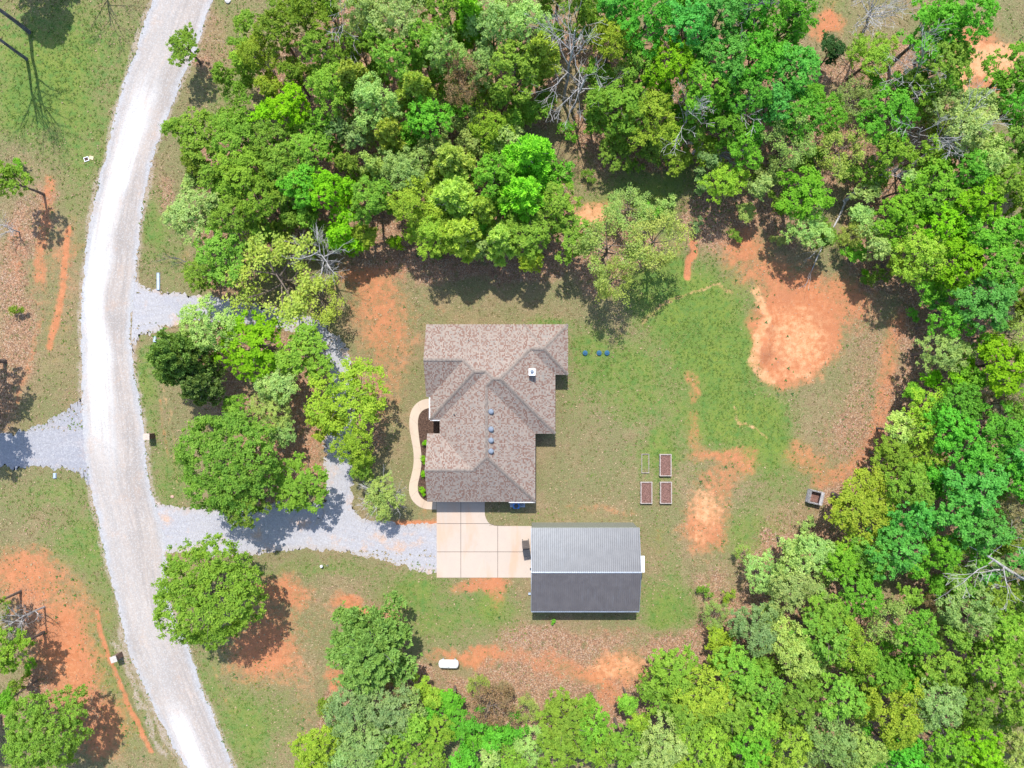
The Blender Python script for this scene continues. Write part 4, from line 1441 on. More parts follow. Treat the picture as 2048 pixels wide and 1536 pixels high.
def skeleton(r, H, R, cb, nl, tips=None, twig=False, thick=1.0, lean=.3):
    """trunk and limbs; returns MB and list of branch tips"""
    mb = MB()
    tx, ty = r.uniform(-lean, lean), r.uniform(-lean, lean)
    th = H * .78
    def tp(z):
        u = z / th
        return (tx * u * u + .1 * math.sin(u * 5 + tx * 9), ty * u * u + .1 * math.cos(u * 4 + ty * 7) - .1, z)
    n = 8
    rad = .022 * H * thick
    mb.tube([(tp(0)[0], tp(0)[1], -.35)] + [tp(th * k / n) for k in range(n + 1)], [rad * 1.25] + [rad * (1 - .82 * k / n) for k in range(n + 1)], 7)
    ends = []
    for i in range(nl):
        z0 = th * (cb + (1 - cb) * (i + .3) / nl)
        p0 = Vector(tp(min(z0, th)))
        a = i * 2.4 + r.uniform(-.4, .4)
        rr = R * r.uniform(.6, .95) * (1 - .35 * max(0, (i / nl - .5)))
        z1 = z0 + (H - z0) * r.uniform(.35, .7)
        p1 = Vector((math.cos(a) * rr, math.sin(a) * rr, z1))
        mid = p0.lerp(p1, .5) + Vector((r.uniform(-.2, .2), r.uniform(-.2, .2), -.12 * rr + r.uniform(-.1, .2)))
        b0 = rad * .48 * (1 - .5 * i / nl)
        mb.tube([p0, p0.lerp(mid, .5) + Vector((0, 0, -.04)), mid, mid.lerp(p1, .5) + Vector((0, 0, .05)), p1], [b0, b0 * .8, b0 * .6, b0 * .38, b0 * .12], 5)
        ends.append(p1)
        if twig:
            for j in range(twig):
                u = .3 + .65 * (j + .5) / twig
                q0 = mid.lerp(p1, (u - .5) * 2) if u > .5 else p0.lerp(mid, u * 2)
                dr = Vector((math.cos(a + r.uniform(-1.3, 1.3)), math.sin(a + r.uniform(-1.3, 1.3)), r.uniform(-.1, .9))).normalized()
                ln = R * r.uniform(.25, .5)
                q2 = q0 + dr * ln
                q1 = q0.lerp(q2, .5) + Vector((r.uniform(-.1, .1), r.uniform(-.1, .1), r.uniform(-.05, .15)))
                mb.tube([q0, q1, q2], [b0 * .28, b0 * .18, .008], 3, False)
                ends.append(q2)
                for k in range(3):
                    dr2 = (dr + Vector((r.uniform(-.9, .9), r.uniform(-.9, .9), r.uniform(-.3, .6)))).normalized()
                    s0 = q0.lerp(q2, r.uniform(.3, .95))
                    s1 = s0 + dr2 * ln * r.uniform(.35, .7)
                    mb.tube([s0, s1], [b0 * .14, .006], 3, False)
                    ends.append(s1)
    return mb, ends


def crown(r, H, R, cz, az, nlobe, nleaf, leaf, spread=.33, drop=.0, sharp=1.0):
    """leaf positions grouped in sprays over uneven lobes"""
    k = np.arange(nlobe)
    th = k * 2.39996 + r.uniform(0, 6)
    el = np.clip(r.uniform(-.35, 1.0, nlobe) * 1.2, -.4, 1.25)
    el[:3] = (1.3, 1.0, .9)
    rad = R * r.uniform(*((.36, .92) if nlobe < 30 else (.42, .84)), nlobe)
    rad[el > 1.1] *= .5
    c = np.stack([np.cos(th) * np.cos(el) * rad, np.sin(th) * np.cos(el) * rad, cz + np.sin(el) * az * .62 * r.uniform(.7, 1.15, nlobe)], 1)
    lr = R * r.uniform(.20, .44, nlobe)
    npuff = max(30, nleaf // 28)
    w = lr ** 2
    li = r.choice(nlobe, npuff * 2, p=w / w.sum())
    d = unit(r.normal(size=(npuff * 2, 3)) + np.array([0, 0, .55]))
    rr = lr[li] * r.uniform(.72, 1.08, npuff * 2)
    p = c[li] + d * rr[:, None] * np.array([1, 1, .85])
    # drop sprays buried deep inside other lobes
    dist = np.linalg.norm(p[:, None] - c[None], axis=2) / lr[None]
    dist[np.arange(len(p)), li] = 9
    keep = (dist.min(1) > .62)
    p, d, li = p[keep][:npuff], d[keep][:npuff], li[keep][:npuff]
    npuff = len(p)
    per = max(1, nleaf // npuff)
    sp = spread * r.uniform(.65, 1.3, npuff)
    off = r.normal(size=(npuff, per, 3)) * sp[:, None, None] * np.array([.62, .62, .34])
    pos = (p[:, None] + off).reshape(-1, 3)
    dd = np.repeat(d, per, 0)
    nr = unit(dd * .8 + np.array([0, 0, .75]) + r.normal(size=dd.shape) * .55)
    pt = np.clip(r.normal(.5, .17, npuff), 0, 1)
    tint = np.clip(np.repeat(pt, per) + r.normal(0, .17, npuff * per), 0, 1)
    size = leaf * r.uniform(.65, 1.3, len(pos))
    return pos, nr, size, tint


VAR = {}


def variant(key, trunk, crown_me, R, H, trunk_mat=None):
    VAR.setdefault(key, []).append((trunk, crown_me, R, H))


def build_variants():
    r = np.random.default_rng(101)
    def std(key, cnt, R, H, nl, nlobe, nleaf, leaf, cb=.4, cz=.66, az=.9, spread=.36, twig=0, mat=M_LEAF, bark=M_BARK):
        for i in range(cnt):
            mb, _ = skeleton(r, H, R * .85, cb, nl, twig=twig)
            tm = mb.mesh("trunk", bark)
            p, n_, s, t_ = crown(r, H, R, H * cz, R * az, nlobe, nleaf, leaf, spread)
            # keep the crown's foot above the ground
            p[:, 2] = np.maximum(p[:, 2], .25 + .05 * r.random(len(p)))
            variant(key, tm, leaves_mesh("crown", p, n_, s, t_, mat), R, H)
    std('mid', 10, 2.8, 10, 7, 18, 6600, .225, spread=.185)
    std('fine', 4, 2.8, 10, 8, 22, 8000, .19, spread=.22)
    std('small', 4, 1.7, 6, 6, 11, 2900, .22, cb=.25, cz=.6, spread=.2)
    std('big', 3, 5.6, 11, 12, 44, 28000, .235, cb=.25, cz=.60, az=.62, spread=.25)
    std('shrub', 3, .9, 1.8, 5, 8, 900, .16, cb=.1, cz=.5, az=.75, spread=.2)
    # sparse crowns: visible boughs with small bunches of young leaves at their ends
    for i in range(4):
        R, H = 2.9, 10
        mb, ends = skeleton(r, H, R * 1.0, .3, 11, twig=6, thick=.8)
        e = np.array([tuple(x) for x in ends])
        e = e[r.random(len(e)) < .9]
        per = 17
        pos = (e[:, None] + r.normal(size=(len(e), per, 3)) * np.array([.21, .21, .12])).reshape(-1, 3)
        nr = unit(r.normal(size=pos.shape) * .6 + np.array([0, 0, .9]))
        ti = np.clip(np.repeat(r.normal(.55, .2, len(e)), per) + r.normal(0, .15, len(pos)), 0, 1)
        variant('sparse', mb.mesh("trunk", M_BARK), leaves_mesh("crown", pos, nr, .21 * r.uniform(.6, 1.3, len(pos)), ti, M_LEAF), R, H)
    # bare twiggy trees
    for i in range(2):
        mb, ends = skeleton(r, 9, 2.8, .25, 12, twig=8, thick=.9)
        variant('bare', mb.mesh("trunk", M_DEAD), None, 2.8, 9)
    # pines: tufts of needles along layered boughs
    for key, cnt, R, H, nb, nt_, ln, wd, droop in (('pine', 2, 4.6, 12, 40, 3300, .34, .10, .0), ('feather', 5, 2.9, 12, 30, 1900, .42, .09, -.25)):
        for i in range(cnt):
            mb, _ = skeleton(r, H, R * .75, .35, 14)
            # boughs
            bt = np.linspace(.38, 1.0, nb)
            az_ = np.arange(nb) * 2.39996 + r.uniform(-.3, .3, nb)
            bl = R * (1.03 - ((bt - .38) / .62) ** 1.6 * .85) * r.uniform(.72, 1.08, nb)
            per = nt_ // nb
            pp, ax = [], []
            for q in range(nb):
                u = np.sqrt(r.uniform(.10, 1, per))
                side = r.normal(0, .16, per) * bl[q] * (1.15 - .5 * u)
                x = np.cos(az_[q]) * u * bl[q] - np.sin(az_[q]) * side
                y = np.sin(az_[q]) * u * bl[q] + np.cos(az_[q]) * side
                z = H * bt[q] * .9 + u * bl[q] * .18 + r.normal(0, .16, per)
                pp.append(np.stack([x, y, z], 1))
                ax.append(np.stack([np.cos(az_[q]) * np.ones(per), np.sin(az_[q]) * np.ones(per), np.full(per, .45 + droop)], 1))
            pp, ax = np.concatenate(pp), np.concatenate(ax)
            k = 9
            pos = np.repeat(pp, k, 0) + r.normal(size=(len(pp) * k, 3)) * .035
            axx = unit(np.repeat(ax, k, 0) * .75 + r.normal(size=pos.shape) * .75)
            nr = unit(np.cross(axx, r.normal(size=pos.shape)))
            nr[nr[:, 2] < 0] *= -1
            ti = np.clip(np.repeat(r.normal(.5, .2, len(pp)), k) + r.normal(0, .1, len(pos)), 0, 1)
            variant(key, mb.mesh("trunk", M_DARKBARK), leaves_mesh("crown", pos, nr, ln * r.uniform(.7, 1.2, len(pos)), ti, M_NEEDLE, wd / ln * 1.6, True, axx), R, H)


build_variants()

KIND = {  # kind: (variant, colour, name, look)
 'O': ('mid', (.175, .320, .045), 'leafy_tree', 'olive green'),
 'M': ('mid', (.190, .370, .050), 'leafy_tree', 'mid green'),
 'B': ('mid', (.150, .400, .040), 'leafy_tree', 'bright green'),
 'L': ('mid', (.200, .470, .020), 'leafy_tree', 'vivid lime green'),
 'E': ('mid', (.115, .390, .040), 'leafy_tree', 'emerald green'),
 'U': ('mid', (.110, .385, .070), 'leafy_tree', 'cool emerald green'),
 'P': ('fine', (.310, .460, .140), 'leafy_tree', 'pale green'),
 'A': ('fine', (.225, .380, .130), 'leafy_tree', 'dusty grey green'),
 'Y': ('fine', (.260, .430, .050), 'leafy_tree', 'yellow green'),
 'F': ('feather', (.400, .600, .100), 'pine_tree', 'feathery pale green'),
 'G': ('feather', (.230, .620, .045), 'pine_tree', 'feathery bright green'),
 'D': ('pine', (.165, .290, .070), 'pine_tree', 'dark green'),
 'N': ('pine', (.210, .380, .090), 'pine_tree', 'dark green'),
 'S': ('sparse', (.280, .400, .100), 'sparse_tree', 'thin leaved yellowish'),
 'T': ('sparse', (.270, .235, .120), 'sparse_tree', 'tan budding'),
 'C': ('small', (.045, .110, .035), 'cedar_tree', 'very dark green'),
 'K': ('bare', (.3, .3, .3), 'bare_tree', 'leafless grey'),
}
LAND = [  # landmarks people can find in the photograph
 ("the house", 990, 830), ("the white chimney", 1064, 750), ("the metal barn", 1172, 1138), ("the garden beds", 1312, 957),
 ("the pale dirt clearing", 1590, 670), ("the pallet bin", 1630, 994), ("the white tank", 897, 1326), ("the blue ground lids", 1195, 706),
 ("the upper driveway entrance", 300, 620), ("the lower driveway entrance", 330, 1050), ("the brick mailbox", 300, 872), ("the side drive", 60, 900),
 ("the tilted mailbox", 234, 1314), ("the open ground box", 174, 318), ("the small roadside tree", 385, 110), ("the yellow half bare tree", 600, 540),
 ("the two bare silver trees", 1165, 130), ("the forked bare tree", 1410, 250), ("the broken grey trunk", 1740, 370), ("the long leaning dead tree", 1870, 295),
 ("the dark forked trunk", 1505, 50), ("the twiggy grey tree", 1740, 30), ("the sandy gap", 1965, 120), ("the snapped trunk", 2010, 1130), ("the dark cedar", 1665, 104),
 ("the big dark pine", 739, 1296), ("the lone round oak", 425, 1188), ("the vivid lime tree", 510, 694), ("the concrete slab", 968, 1100), ("the curved footpath", 840, 900),
 ("the lower sandy patch", 1240, 1340), ("the long gravel road", 230, 600), ("the red ditch", 110, 580), ("the pale flowering bush", 1862, 1196),
 ("the photo's top right corner", 2048, 0), ("the photo's bottom right corner", 2048, 1536), ("the middle of the photo's right edge", 2048, 768),
 ("the middle of the photo's bottom edge", 1024, 1536), ("the middle of the photo's top edge", 1024, 0), ("the photo's bottom left corner", 0, 1536), ("the photo's top left corner", 0, 0),
 ("the dead branch on the ground", 1655, 470), ("the big island oak", 457, 918), ("the stony curved line", 1390, 590),
]
USED = set()
DIRS = ["right of", "lower right of", "below", "lower left of", "left of", "upper left of", "above", "upper right of"]


def tree_label(x, y, r_, h, kind, noun=None):
    look = KIND[kind][3]
    noun = noun or {'pine_tree': 'pine', 'sparse_tree': 'tree', 'bare_tree': 'tree', 'cedar_tree': 'cedar', 'leafy_tree': 'tree'}[KIND[kind][2]]
    if h <= 4.5 and kind not in 'SK':
        noun = 'bush'
    size = "small" if r_ < 34 else ("broad" if r_ >= 54 else "medium sized")
    c = sorted(LAND, key=lambda l: math.hypot(x - l[1], y - l[2]))
    for n_try in range(60):
        nm, lx, ly = c[n_try % 6]
        d = math.hypot(x - lx, y - ly)
        if d < 12 or nm.endswith(look + " " + noun):
            continue
        a = DIRS[int(((math.degrees(math.atan2(y - ly, x - lx)) + 360 + 22.5) % 360) // 45)]
        dist = "just" if d < 75 else ("a little" if d < 150 else ("some way" if d < 260 else "far"))
        if n_try < 6:
            s_ = f"{size} {look} {noun} {dist} {a} {nm}"
        else:
            nm2, l2x, l2y = c[(n_try // 6) % 6]
            if nm2 == nm:
                continue
            s_ = f"{size} {look} {noun} {a} {nm}, towards {nm2}"
        if s_ not in USED and len(s_.split()) <= 16:
            USED.add(s_)
            return s_
    return f"{size} {look} {noun} in the woods"


def area_group(x, y):
    if x < 340:
        return "trees on the far side of the road"
    if 330 < x < 780 and 600 < y < 1060:
        return "trees on the island inside the drive"
    if y > 1200 and x < 1030:
        return "trees below the clearing"
    if x > 1400 and y > 560 or (x > 1000 and y > 1150):
        return "trees of the right hand woods"
    if x < 1170:
        return "trees of the upper left woods"
    return "trees of the upper right woods"


PROTO = {}


def plant(x, y, rp, h, kind, label=None, rz=None, group=None, noun=None):
    vk, col, name, look = KIND[kind]
    hc = .62 * h
    Rm = rp / S * (CAM_H - hc) / CAM_H
    if vk in ('mid', 'fine') and Rm < 2.0:
        vk = 'small' if Rm > 1.25 else 'shrub'
    if vk in ('mid', 'fine', 'small') and h <= 3.2:
        vk = 'shrub' if Rm < 1.6 else 'small'
    if vk in ('mid', 'fine') and Rm > 3.9:
        vk = 'big'
    if name == 'leafy_tree' and h <= 4.5:
        name = 'shrub'
    vs = VAR[vk]
    vi = random.randrange(len(vs))
    tm, cm, R, H = vs[vi]
    X, Y = P(x, y, hc)
    z = gz(X, Y)
    rt = bpy.data.objects.new(name, None)
    COL.objects.link(rt)
    rt.empty_display_size = .3
    rt.location = (X, Y, z)
    rt.rotation_euler = (0, 0, random.uniform(0, 6.28) if rz is None else rz)
    if 330 < x < 780 and 600 < y < 1060:
        Rm *= 1.08
    s = Rm / R * (1.07 if vk in ('mid', 'fine', 'big', 'pine') else 1.0)
    rt.scale = (s, s, h / H)
    t_ = bpy.data.objects.new("trunk", tm)
    COL.objects.link(t_); t_.parent = rt
    if cm:
        c_ = bpy.data.objects.new("crown", cm)
        COL.objects.link(c_); c_.parent = rt
        j = [random.uniform(.88, 1.12) for _ in range(3)]
        c_.color = (col[0] * j[0], col[1] * (j[0] + j[1]) / 2, col[2] * j[2], 1)
    cat = {'leafy_tree': 'tree', 'pine_tree': 'pine tree', 'sparse_tree': 'tree', 'bare_tree': 'bare tree', 'cedar_tree': 'cedar', 'shrub': 'shrub'}[name]
    tag(rt, label or tree_label(x, y, rp, h, kind, noun), cat, group or area_group(x, y))
    return rt


# undergrowth and smaller trees that close the woods between the large crowns
WOODS = [[(430,150),(520,20),(700,-20),(1120,-20),(1110,200),(1060,250),(1130,330),(1150,520),(1050,500),(900,500),(720,490),(520,480),(370,460),(360,330),(350,250),(480,240)],
         [(1170,-20),(1600,-20),(1620,120),(1700,180),(1820,120),(1960,10),(1930,130),(1880,190),(2080,200),(2080,1560),(1240,1560),(1290,1350),(1400,1300),(1430,1250),(1540,1260),(1560,1120),(1680,1080),(1770,960),(1860,780),(1880,620),(1780,540),(1600,480),(1560,430),(1420,330),(1300,290),(1200,290),(1180,150)],
         [(640,1390),(780,1340),(850,1390),(1010,1430),(1080,1420),(1180,1400),(1200,1560),(610,1560)]]


def inside(x, y, poly):
    c = False
    for i in range(len(poly)):
        (x1, y1), (x2, y2) = poly[i], poly[(i + 1) % len(poly)]
        if (y1 > y) != (y2 > y) and x < (x2 - x1) * (y - y1) / (y2 - y1) + x1:
            c = not c
    return c


rf = random.Random(77)
FILL = []
def fill_kind(x, y):
    near = sorted(TREES, key=lambda t: (t[0] - x) ** 2 + (t[1] - y) ** 2)[:4]
    k = rf.choice(near)[4]
    return k if k in 'OMBLEUPAY' else rf.choice('OMPPB')
for n_ in range(5200):
    x, y = rf.uniform(340, 2080), rf.uniform(-20, 1560)
    if not any(inside(x, y, w_) for w_ in WOODS):
        continue
    rr = rf.uniform(22, 42)
    dmin = min((math.hypot(x - t[0], y - t[1]) - .62 * t[2]) for t in TREES + FILL)
    if dmin < rr * .34:
        continue
    # leave some openings in the canopy
    if float(fbm(np.array([x]), np.array([y]), 130, 91)[0]) > .60 and rf.random() < .85:
        continue
    FILL.append((round(x), round(y), rr, rf.uniform(5.5, 9.5), fill_kind(x, y)))

SPECIAL = {(425, 1188): "lone broad round oak between the gravel road and the drive",
           (457, 918): "huge olive green oak filling the lower part of the drive island",
           (739, 1296): "big dark pine above the dusty green trees south of the yard",
           (350, 712): "dark pine beside the road by the upper driveway entrance",
           (394, 772): "smaller dark pine tucked behind the roadside pine on the island",
           (510, 694): "vivid lime green tree in the middle of the drive island",
           (703, 800): "spreading yellow green tree over the drive, nearest the house front",
           (90, 1462): "large spreading green tree at the photo's bottom left corner",
           (374, 98): "small olive tree leaning over the road near the top edge",
           (1665, 104): "very dark bushy cedar alone below the reddish gap at the top",
           (1862, 1196): "pale cream flowering bush among the right hand woods",
           (1712, 1006): "round yellow green tree just right of the pallet bin"}
for (x, y, rp, h, k) in TREES:
    lb = SPECIAL.get((x, y))
    if lb:
        USED.add(lb)
for (x, y, rp, h, k) in TREES:
    plant(x, y, rp, h, k, SPECIAL.get((x, y)))


def undergrowth():
    """the low growth that closes the woods: one mass of leafy saplings"""
    rr = np.random.default_rng(9)
    Vs, Ts, Cs = [], [], []
    cache = []
    for tm, cm, R, H in VAR['small']:
        n = len(cm.vertices)
        a = np.empty(n * 3, np.float32); cm.vertices.foreach_get("co", a)
        tt = np.empty(len(cm.polygons), np.float32); cm.attributes["tint"].data.foreach_get("value", tt)
        cache.append((a.reshape(-1, 4, 3), tt, R, H))
    stems = MB()
    for (x, y, rp, h, k) in FILL:
        q, tt, R, H = cache[rr.integers(len(cache))]
        sel = rr.random(len(q)) < .55
        q, tt = q[sel], tt[sel]
        hc = .62 * h
        X, Y = P(x, y, hc)
        s = rp / S * (CAM_H - hc) / CAM_H / R
        a = rr.uniform(0, 6.28)
        c_, s_ = math.cos(a), math.sin(a)
        z0 = gz(X, Y)
        cen = q.mean(1, keepdims=True)
        off = (q - cen) * 1.15
        cs = np.stack([(cen[..., 0] * c_ - cen[..., 1] * s_) * s + X, (cen[..., 0] * s_ + cen[..., 1] * c_) * s + Y, cen[..., 2] * h / H + z0], -1)
        Vs.append((cs + off).reshape(-1, 3)); Ts.append(tt)
        col = np.array(KIND[k][1]) * rr.uniform(.85, 1.1)
        Cs.append(np.repeat(col[None], len(q), 0))
    v = np.concatenate(Vs); t_ = np.concatenate(Ts); c = np.concatenate(Cs)
    me = fast_mesh("undergrowth", v, np.arange(len(v)).reshape(-1, 4), leaf_mat("undergrowth_foliage", attr=True))
    me.attributes.new("tint", 'FLOAT', 'FACE').data.foreach_set("value", t_)
    cc = np.ones((len(c), 4), np.float32); cc[:, :3] = c
    me.attributes.new("leaf_col", 'FLOAT_COLOR', 'FACE').data.foreach_set("color", cc.ravel())
    o = bpy.data.objects.new("undergrowth", me)
    COL.objects.link(o)
    tag(o, "dense mixed green saplings and brush filling the woods between the tall trees", "undergrowth", kind="stuff")


undergrowth()

# low bushes beside the house, at the barn and at the wood edges
IS = 0
for n_, (x, y, r_, lb) in enumerate([(850.5, 886, 7, "small clipped yellow green bush, topmost in the mulch bed"), (847, 918.5, 8, "clipped yellow green bush, second from the top in the mulch bed"),
                      (847, 948, 8, "clipped yellow green bush, third from the top in the mulch bed"), (845, 981.5, 8.5, "fully visible round bush at the bottom of the mulch bed")]):
    o = plant(x, y, r_, .9, 'L', lb, group="clipped bushes in the mulch bed")
plant(1107, 1243, 6, .7, 'B', "single small green tuft just south of the barn")
for x, y, r_, h_, k_ in [(1228, 280, 20, 2.5, 'B'), (1270, 330, 16, 2, 'O'), (1392, 448, 14, 1.6, 'A'), (1330, 408, 20, 2, 'P'), (1300, 420, 18, 1.8, 'B'), (1560, 480, 16, 2, 'P'),
                         (1730, 560, 12, 1.5, 'B'), (1826, 628, 14, 1.5, 'B'), (1455, 1190, 14, 2, 'Y'), (1412, 1180, 14, 2, 'O'), (1610, 1050, 18, 2, 'P'),
                         (660, 1520, 14, 1.5, 'O'), (858, 1410, 16, 2, 'Y'), (830, 1432, 18, 2.5, 'T'), (1010, 1380, 18, 2.2, 'T'), (1470, 470, 14, 1.5, 'O'), (40, 330, 14, 1.6, 'B'),
                         (60, 1330, 16, 1.8, 'B'), (30, 620, 14, 1.6, 'O'), (950, 240, 16, 2, 'B'), (1060, 230, 18, 2, 'O'), (640, 505, 18, 2.4, 'Y'), (700, 500, 16, 2, 'L'),
                         (870, 505, 18, 2, 'O'), (1180, 350, 14, 1.8, 'O'), (1140, 260, 20, 2.5, 'B'), (1731, 545, 9, 1.0, 'L'), (780, 1180, 0, 0, '')]:
    if r_:
        plant(x, y, r_, h_, k_, None, noun="bush")

# the half bare yellow tree over the upper drive
KIND['Z'] = ('sparse', (.300, .400, .070), 'sparse_tree', 'yellow half bare')
r = np.random.default_rng(5)
plant(560, 560, 88, 9, 'Z', "broad yellow leaved tree with bare boughs over the upper drive")
plant(640, 515, 62, 9, 'K', "leafless grey boughed tree right beside the broad yellow tree", group="dead and leafless trees")
plant(640, 600, 50, 7, 'Z', "smaller yellow tree with thin leaves below the broad yellow one")
o = plant(762, 990, 46, 6, 'K', "leafless grey tree with green core above the parking gravel", group="trees on the island inside the drive")
plant(765, 992, 36, 6.5, 'P', "small pale green pine growing inside the leafless grey tree", group="trees on the island inside the drive")


# ------------------------------------------------------------------ dead trees and fallen limbs
def branchy(mb, r, p0, p1, r0, r1, depth, nb, spread, up=.25, seg=5):
    p0, p1 = Vector(p0), Vector(p1)
    L_ = (p1 - p0).length
    n = 5
    pts = []
    for k in range(n + 1):
        u = k / n
        w_ = L_ * .03 * math.sin(u * 3.1)
        pts.append(p0.lerp(p1, u) + Vector((r.uniform(-1, 1) * w_, r.uniform(-1, 1) * w_, r.uniform(-1, 1) * w_)))
    pts[0], pts[-1] = p0, p1
    mb.tube(pts, [r0 + (r1 - r0) * k / n for k in range(n + 1)], seg, False)
    if depth == 0:
        return
    d = (p1 - p0).normalized()
    for k in range(nb):
        u = .35 + .62 * (k + r.uniform(0, .9)) / nb
        q = p0.lerp(p1, min(u, .98))
        rd = Vector(r.normal(size=3)).normalized()
        nd = (d * .9 + rd * spread + Vector((0, 0, up))).normalized()
        ln = L_ * r.uniform(.38, .7) * (1.15 - .5 * u)
        rr = (r0 + (r1 - r0) * u) * .55
        branchy(mb, r, q, q + nd * ln, rr, max(.016, rr * .25), depth - 1, nb, spread, up, max(3, seg - 1))


def dead(name, label, base, top, r0, mat, nb=5, depth=3, spread=.85, up=.2, seed=1, start=.0, group="dead and leafless trees", cat="dead tree"):
    """base and top: photograph pixel and height above ground"""
    r = np.random.default_rng(seed)
    bx, by = P(*base)
    tx, ty = P(*top) if top[0] is not None else (bx + .4, by + .3)
    g0 = gz(bx, by)
    o = thing(name, label, cat, (bx, by, g0 + base[2]), 0, group)
    v = Vector((tx - bx, ty - by, top[2] - base[2]))
    tr = MB()
    pts = [Vector((0, 0, -.3 if base[2] < .5 and v.z > 1 else 0)) if k == 0 else v * (k / 6) + Vector((r.uniform(-.12, .12), r.uniform(-.12, .12), 0)) for k in range(7)]
    r0 *= 1.2
    tr.tube(pts, [r0 * (1 - .72 * k / 6) for k in range(7)], 8)
    tr.build("trunk", mat, o)
    for k in range(nb):
        u = .42 + .56 * (k + .5) / nb
        q = v * u
        rd = Vector(r.normal(size=3)).normalized()
        d = (v.normalized() * .8 + rd * spread + Vector((0, 0, up))).normalized()
        mb = MB()
        ln = v.length * r.uniform(.28, .5)
        rr = r0 * (1 - .72 * u) * .6
        branchy(mb, r, q, q + d * ln, rr, rr * .3, depth - 1, 5, spread, up)
        mb.build("branch", mat, o)
    return o


dead("bare_tree", "tall silver leafless tree, upper of two near the top centre", (1128, 200, 0), (1150, 62, 12), .17, M_DEAD, 8, 3, .8, .15, 3)
dead("bare_tree", "silver leafless tree, lower of two near the top centre", (1142, 222, 0), (1172, 150, 10), .15, M_DEAD, 9, 3, 1.0, -.15, 4)
dead("bare_tree", "small silver bare tree with fan of twigs above the forked one", (1372, 300, 0), (1374, 212, 10), .12, M_DEAD, 8, 3, .9, .3, 5)
dead("bare_tree", "forked bare tree reaching up and right from the wood", (1384, 308, 0), (1480, 205, 8), .14, M_DEAD, 7, 3, .7, .1, 6)
dead("bare_tree", "low bare tree drooping down to the right below the forked one", (1378, 286, 2), (1462, 318, 5), .12, M_DEAD, 7, 3, .7, 0, 7)
dead("dead_tree", "broken grey trunk with bare crown above the fallen branch", (1690, 402, .4), (1778, 338, 5), .20, M_DEAD, 7, 3, .95, .25, 8)
dead("dead_tree", "long leaning dead tree with wide bare crown in upper right woods", (1800, 350, .4), (1925, 250, 9), .22, M_DEAD, 9, 3, .85, .2, 9)
dead("dead_tree", "bare grey tree standing just behind the long leaning dead one", (1826, 318, 0), (1842, 255, 8), .13, M_DEAD, 7, 3, .8, .3, 19)
dead("fallen_branch", "long bare branch lying on the ground toward the dirt clearing", (1690, 404, .5), (1622, 540, .25), .10, M_DEAD, 4, 2, .6, .1, 10, cat="fallen branch")
dead("dead_tree", "thick dark forked trunk leaning toward the top edge", (1474, 98, 0), (1548, -14, 13), .34, M_DARKBARK, 6, 3, .7, .2, 11)
dead("dead_tree", "thinner dark leafless trunk left of the thick forked one", (1470, 92, 0), (1490, 10, 9), .16, M_DARKBARK, 5, 3, .6, .2, 12)
dead("bare_tree", "dense twiggy purple grey tree by the reddish gap at top", (1728, 62, 0), (1744, 14, 8), .16, M_DEAD, 14, 3, 1.2, .3, 13)
dead("bare_tree", "twiggy grey crown poking out of dark trees near top right", (1822, 190, 0), (1842, 128, 9), .14, M_DEAD, 11, 3, 1.2, .3, 14)
dead("dead_tree", "snapped grey trunk pointing left at the right photo edge", (2072, 1172, 3), (1968, 1110, 8), .24, M_DEAD, 6, 3, .9, .1, 15)
dead("dead_tree", "tall leafless dark trunk nearest the top left corner", (58, 64, 0), (None, 0, 16), .22, M_DARKBARK, 8, 3, .8, .2, 16)
dead("dead_tree", "leafless dark trunk just below the top left corner one", (53, 118, 0), (None, 0, 13.5), .18, M_DARKBARK, 8, 3, .8, .2, 17)
dead("bare_tree", "thin leafless tree casting shade on the verge at top left", (202, -62, 0), (None, 0, 12), .16, M_DARKBARK, 7, 3, .8, .2, 18)
dead("fallen_branch", "dark bare branch lying between the verge and upper left woods", (405, 532, .6), (335, 512, .8), .06, M_DARKBARK, 5, 2, .6, .1, 20, cat="fallen branch")
dead("fallen_branch", "short pale log at the right wood edge below the clearing", (1822, 799, .5), (1856, 793, .9), .10, M_DEAD, 1, 1, .3, 0, 21, cat="log")
dead("fallen_branch", "dark log sticking in from the right edge amid emerald trees", (2060, 814, 1), (2012, 812, 2), .15, M_DARKBARK, 2, 2, .4, 0, 22, cat="log")
dead("bare_tree", "thin bare grey tree in a dark gap at lower right", (1972, 1392, 0), (1946, 1344, 6), .09, M_DEAD, 4, 3, .8, .1, 23)
dead("bare_tree", "small grey leafless tree near the bottom right woods edge", (1852, 1536, 0), (1868, 1520, 6), .10, M_DEAD, 7, 3, 1.1, .3, 24)
dead("bare_tree", "small leafless tree beside the round emerald crown at right", (1908, 700, 0), (1926, 690, 5), .07, M_DEAD, 6, 3, 1.1, .2, 25)
dead("bare_tree", "bare twigs poking above the pale trees at upper left", (664, 62, 0), (690, 46, 10), .10, M_DEAD, 7, 3, 1.1, .2, 26)

# ------------------------------------------------------------------ grass, leaves, weeds (stuff)
def scatter(n, seed, ybox=(-40, 1576), xbox=(-40, 2088)):
    r = np.random.default_rng(seed)
    X = r.uniform(*xbox, n); Y = r.uniform(*ybox, n)
    return r, X, Y


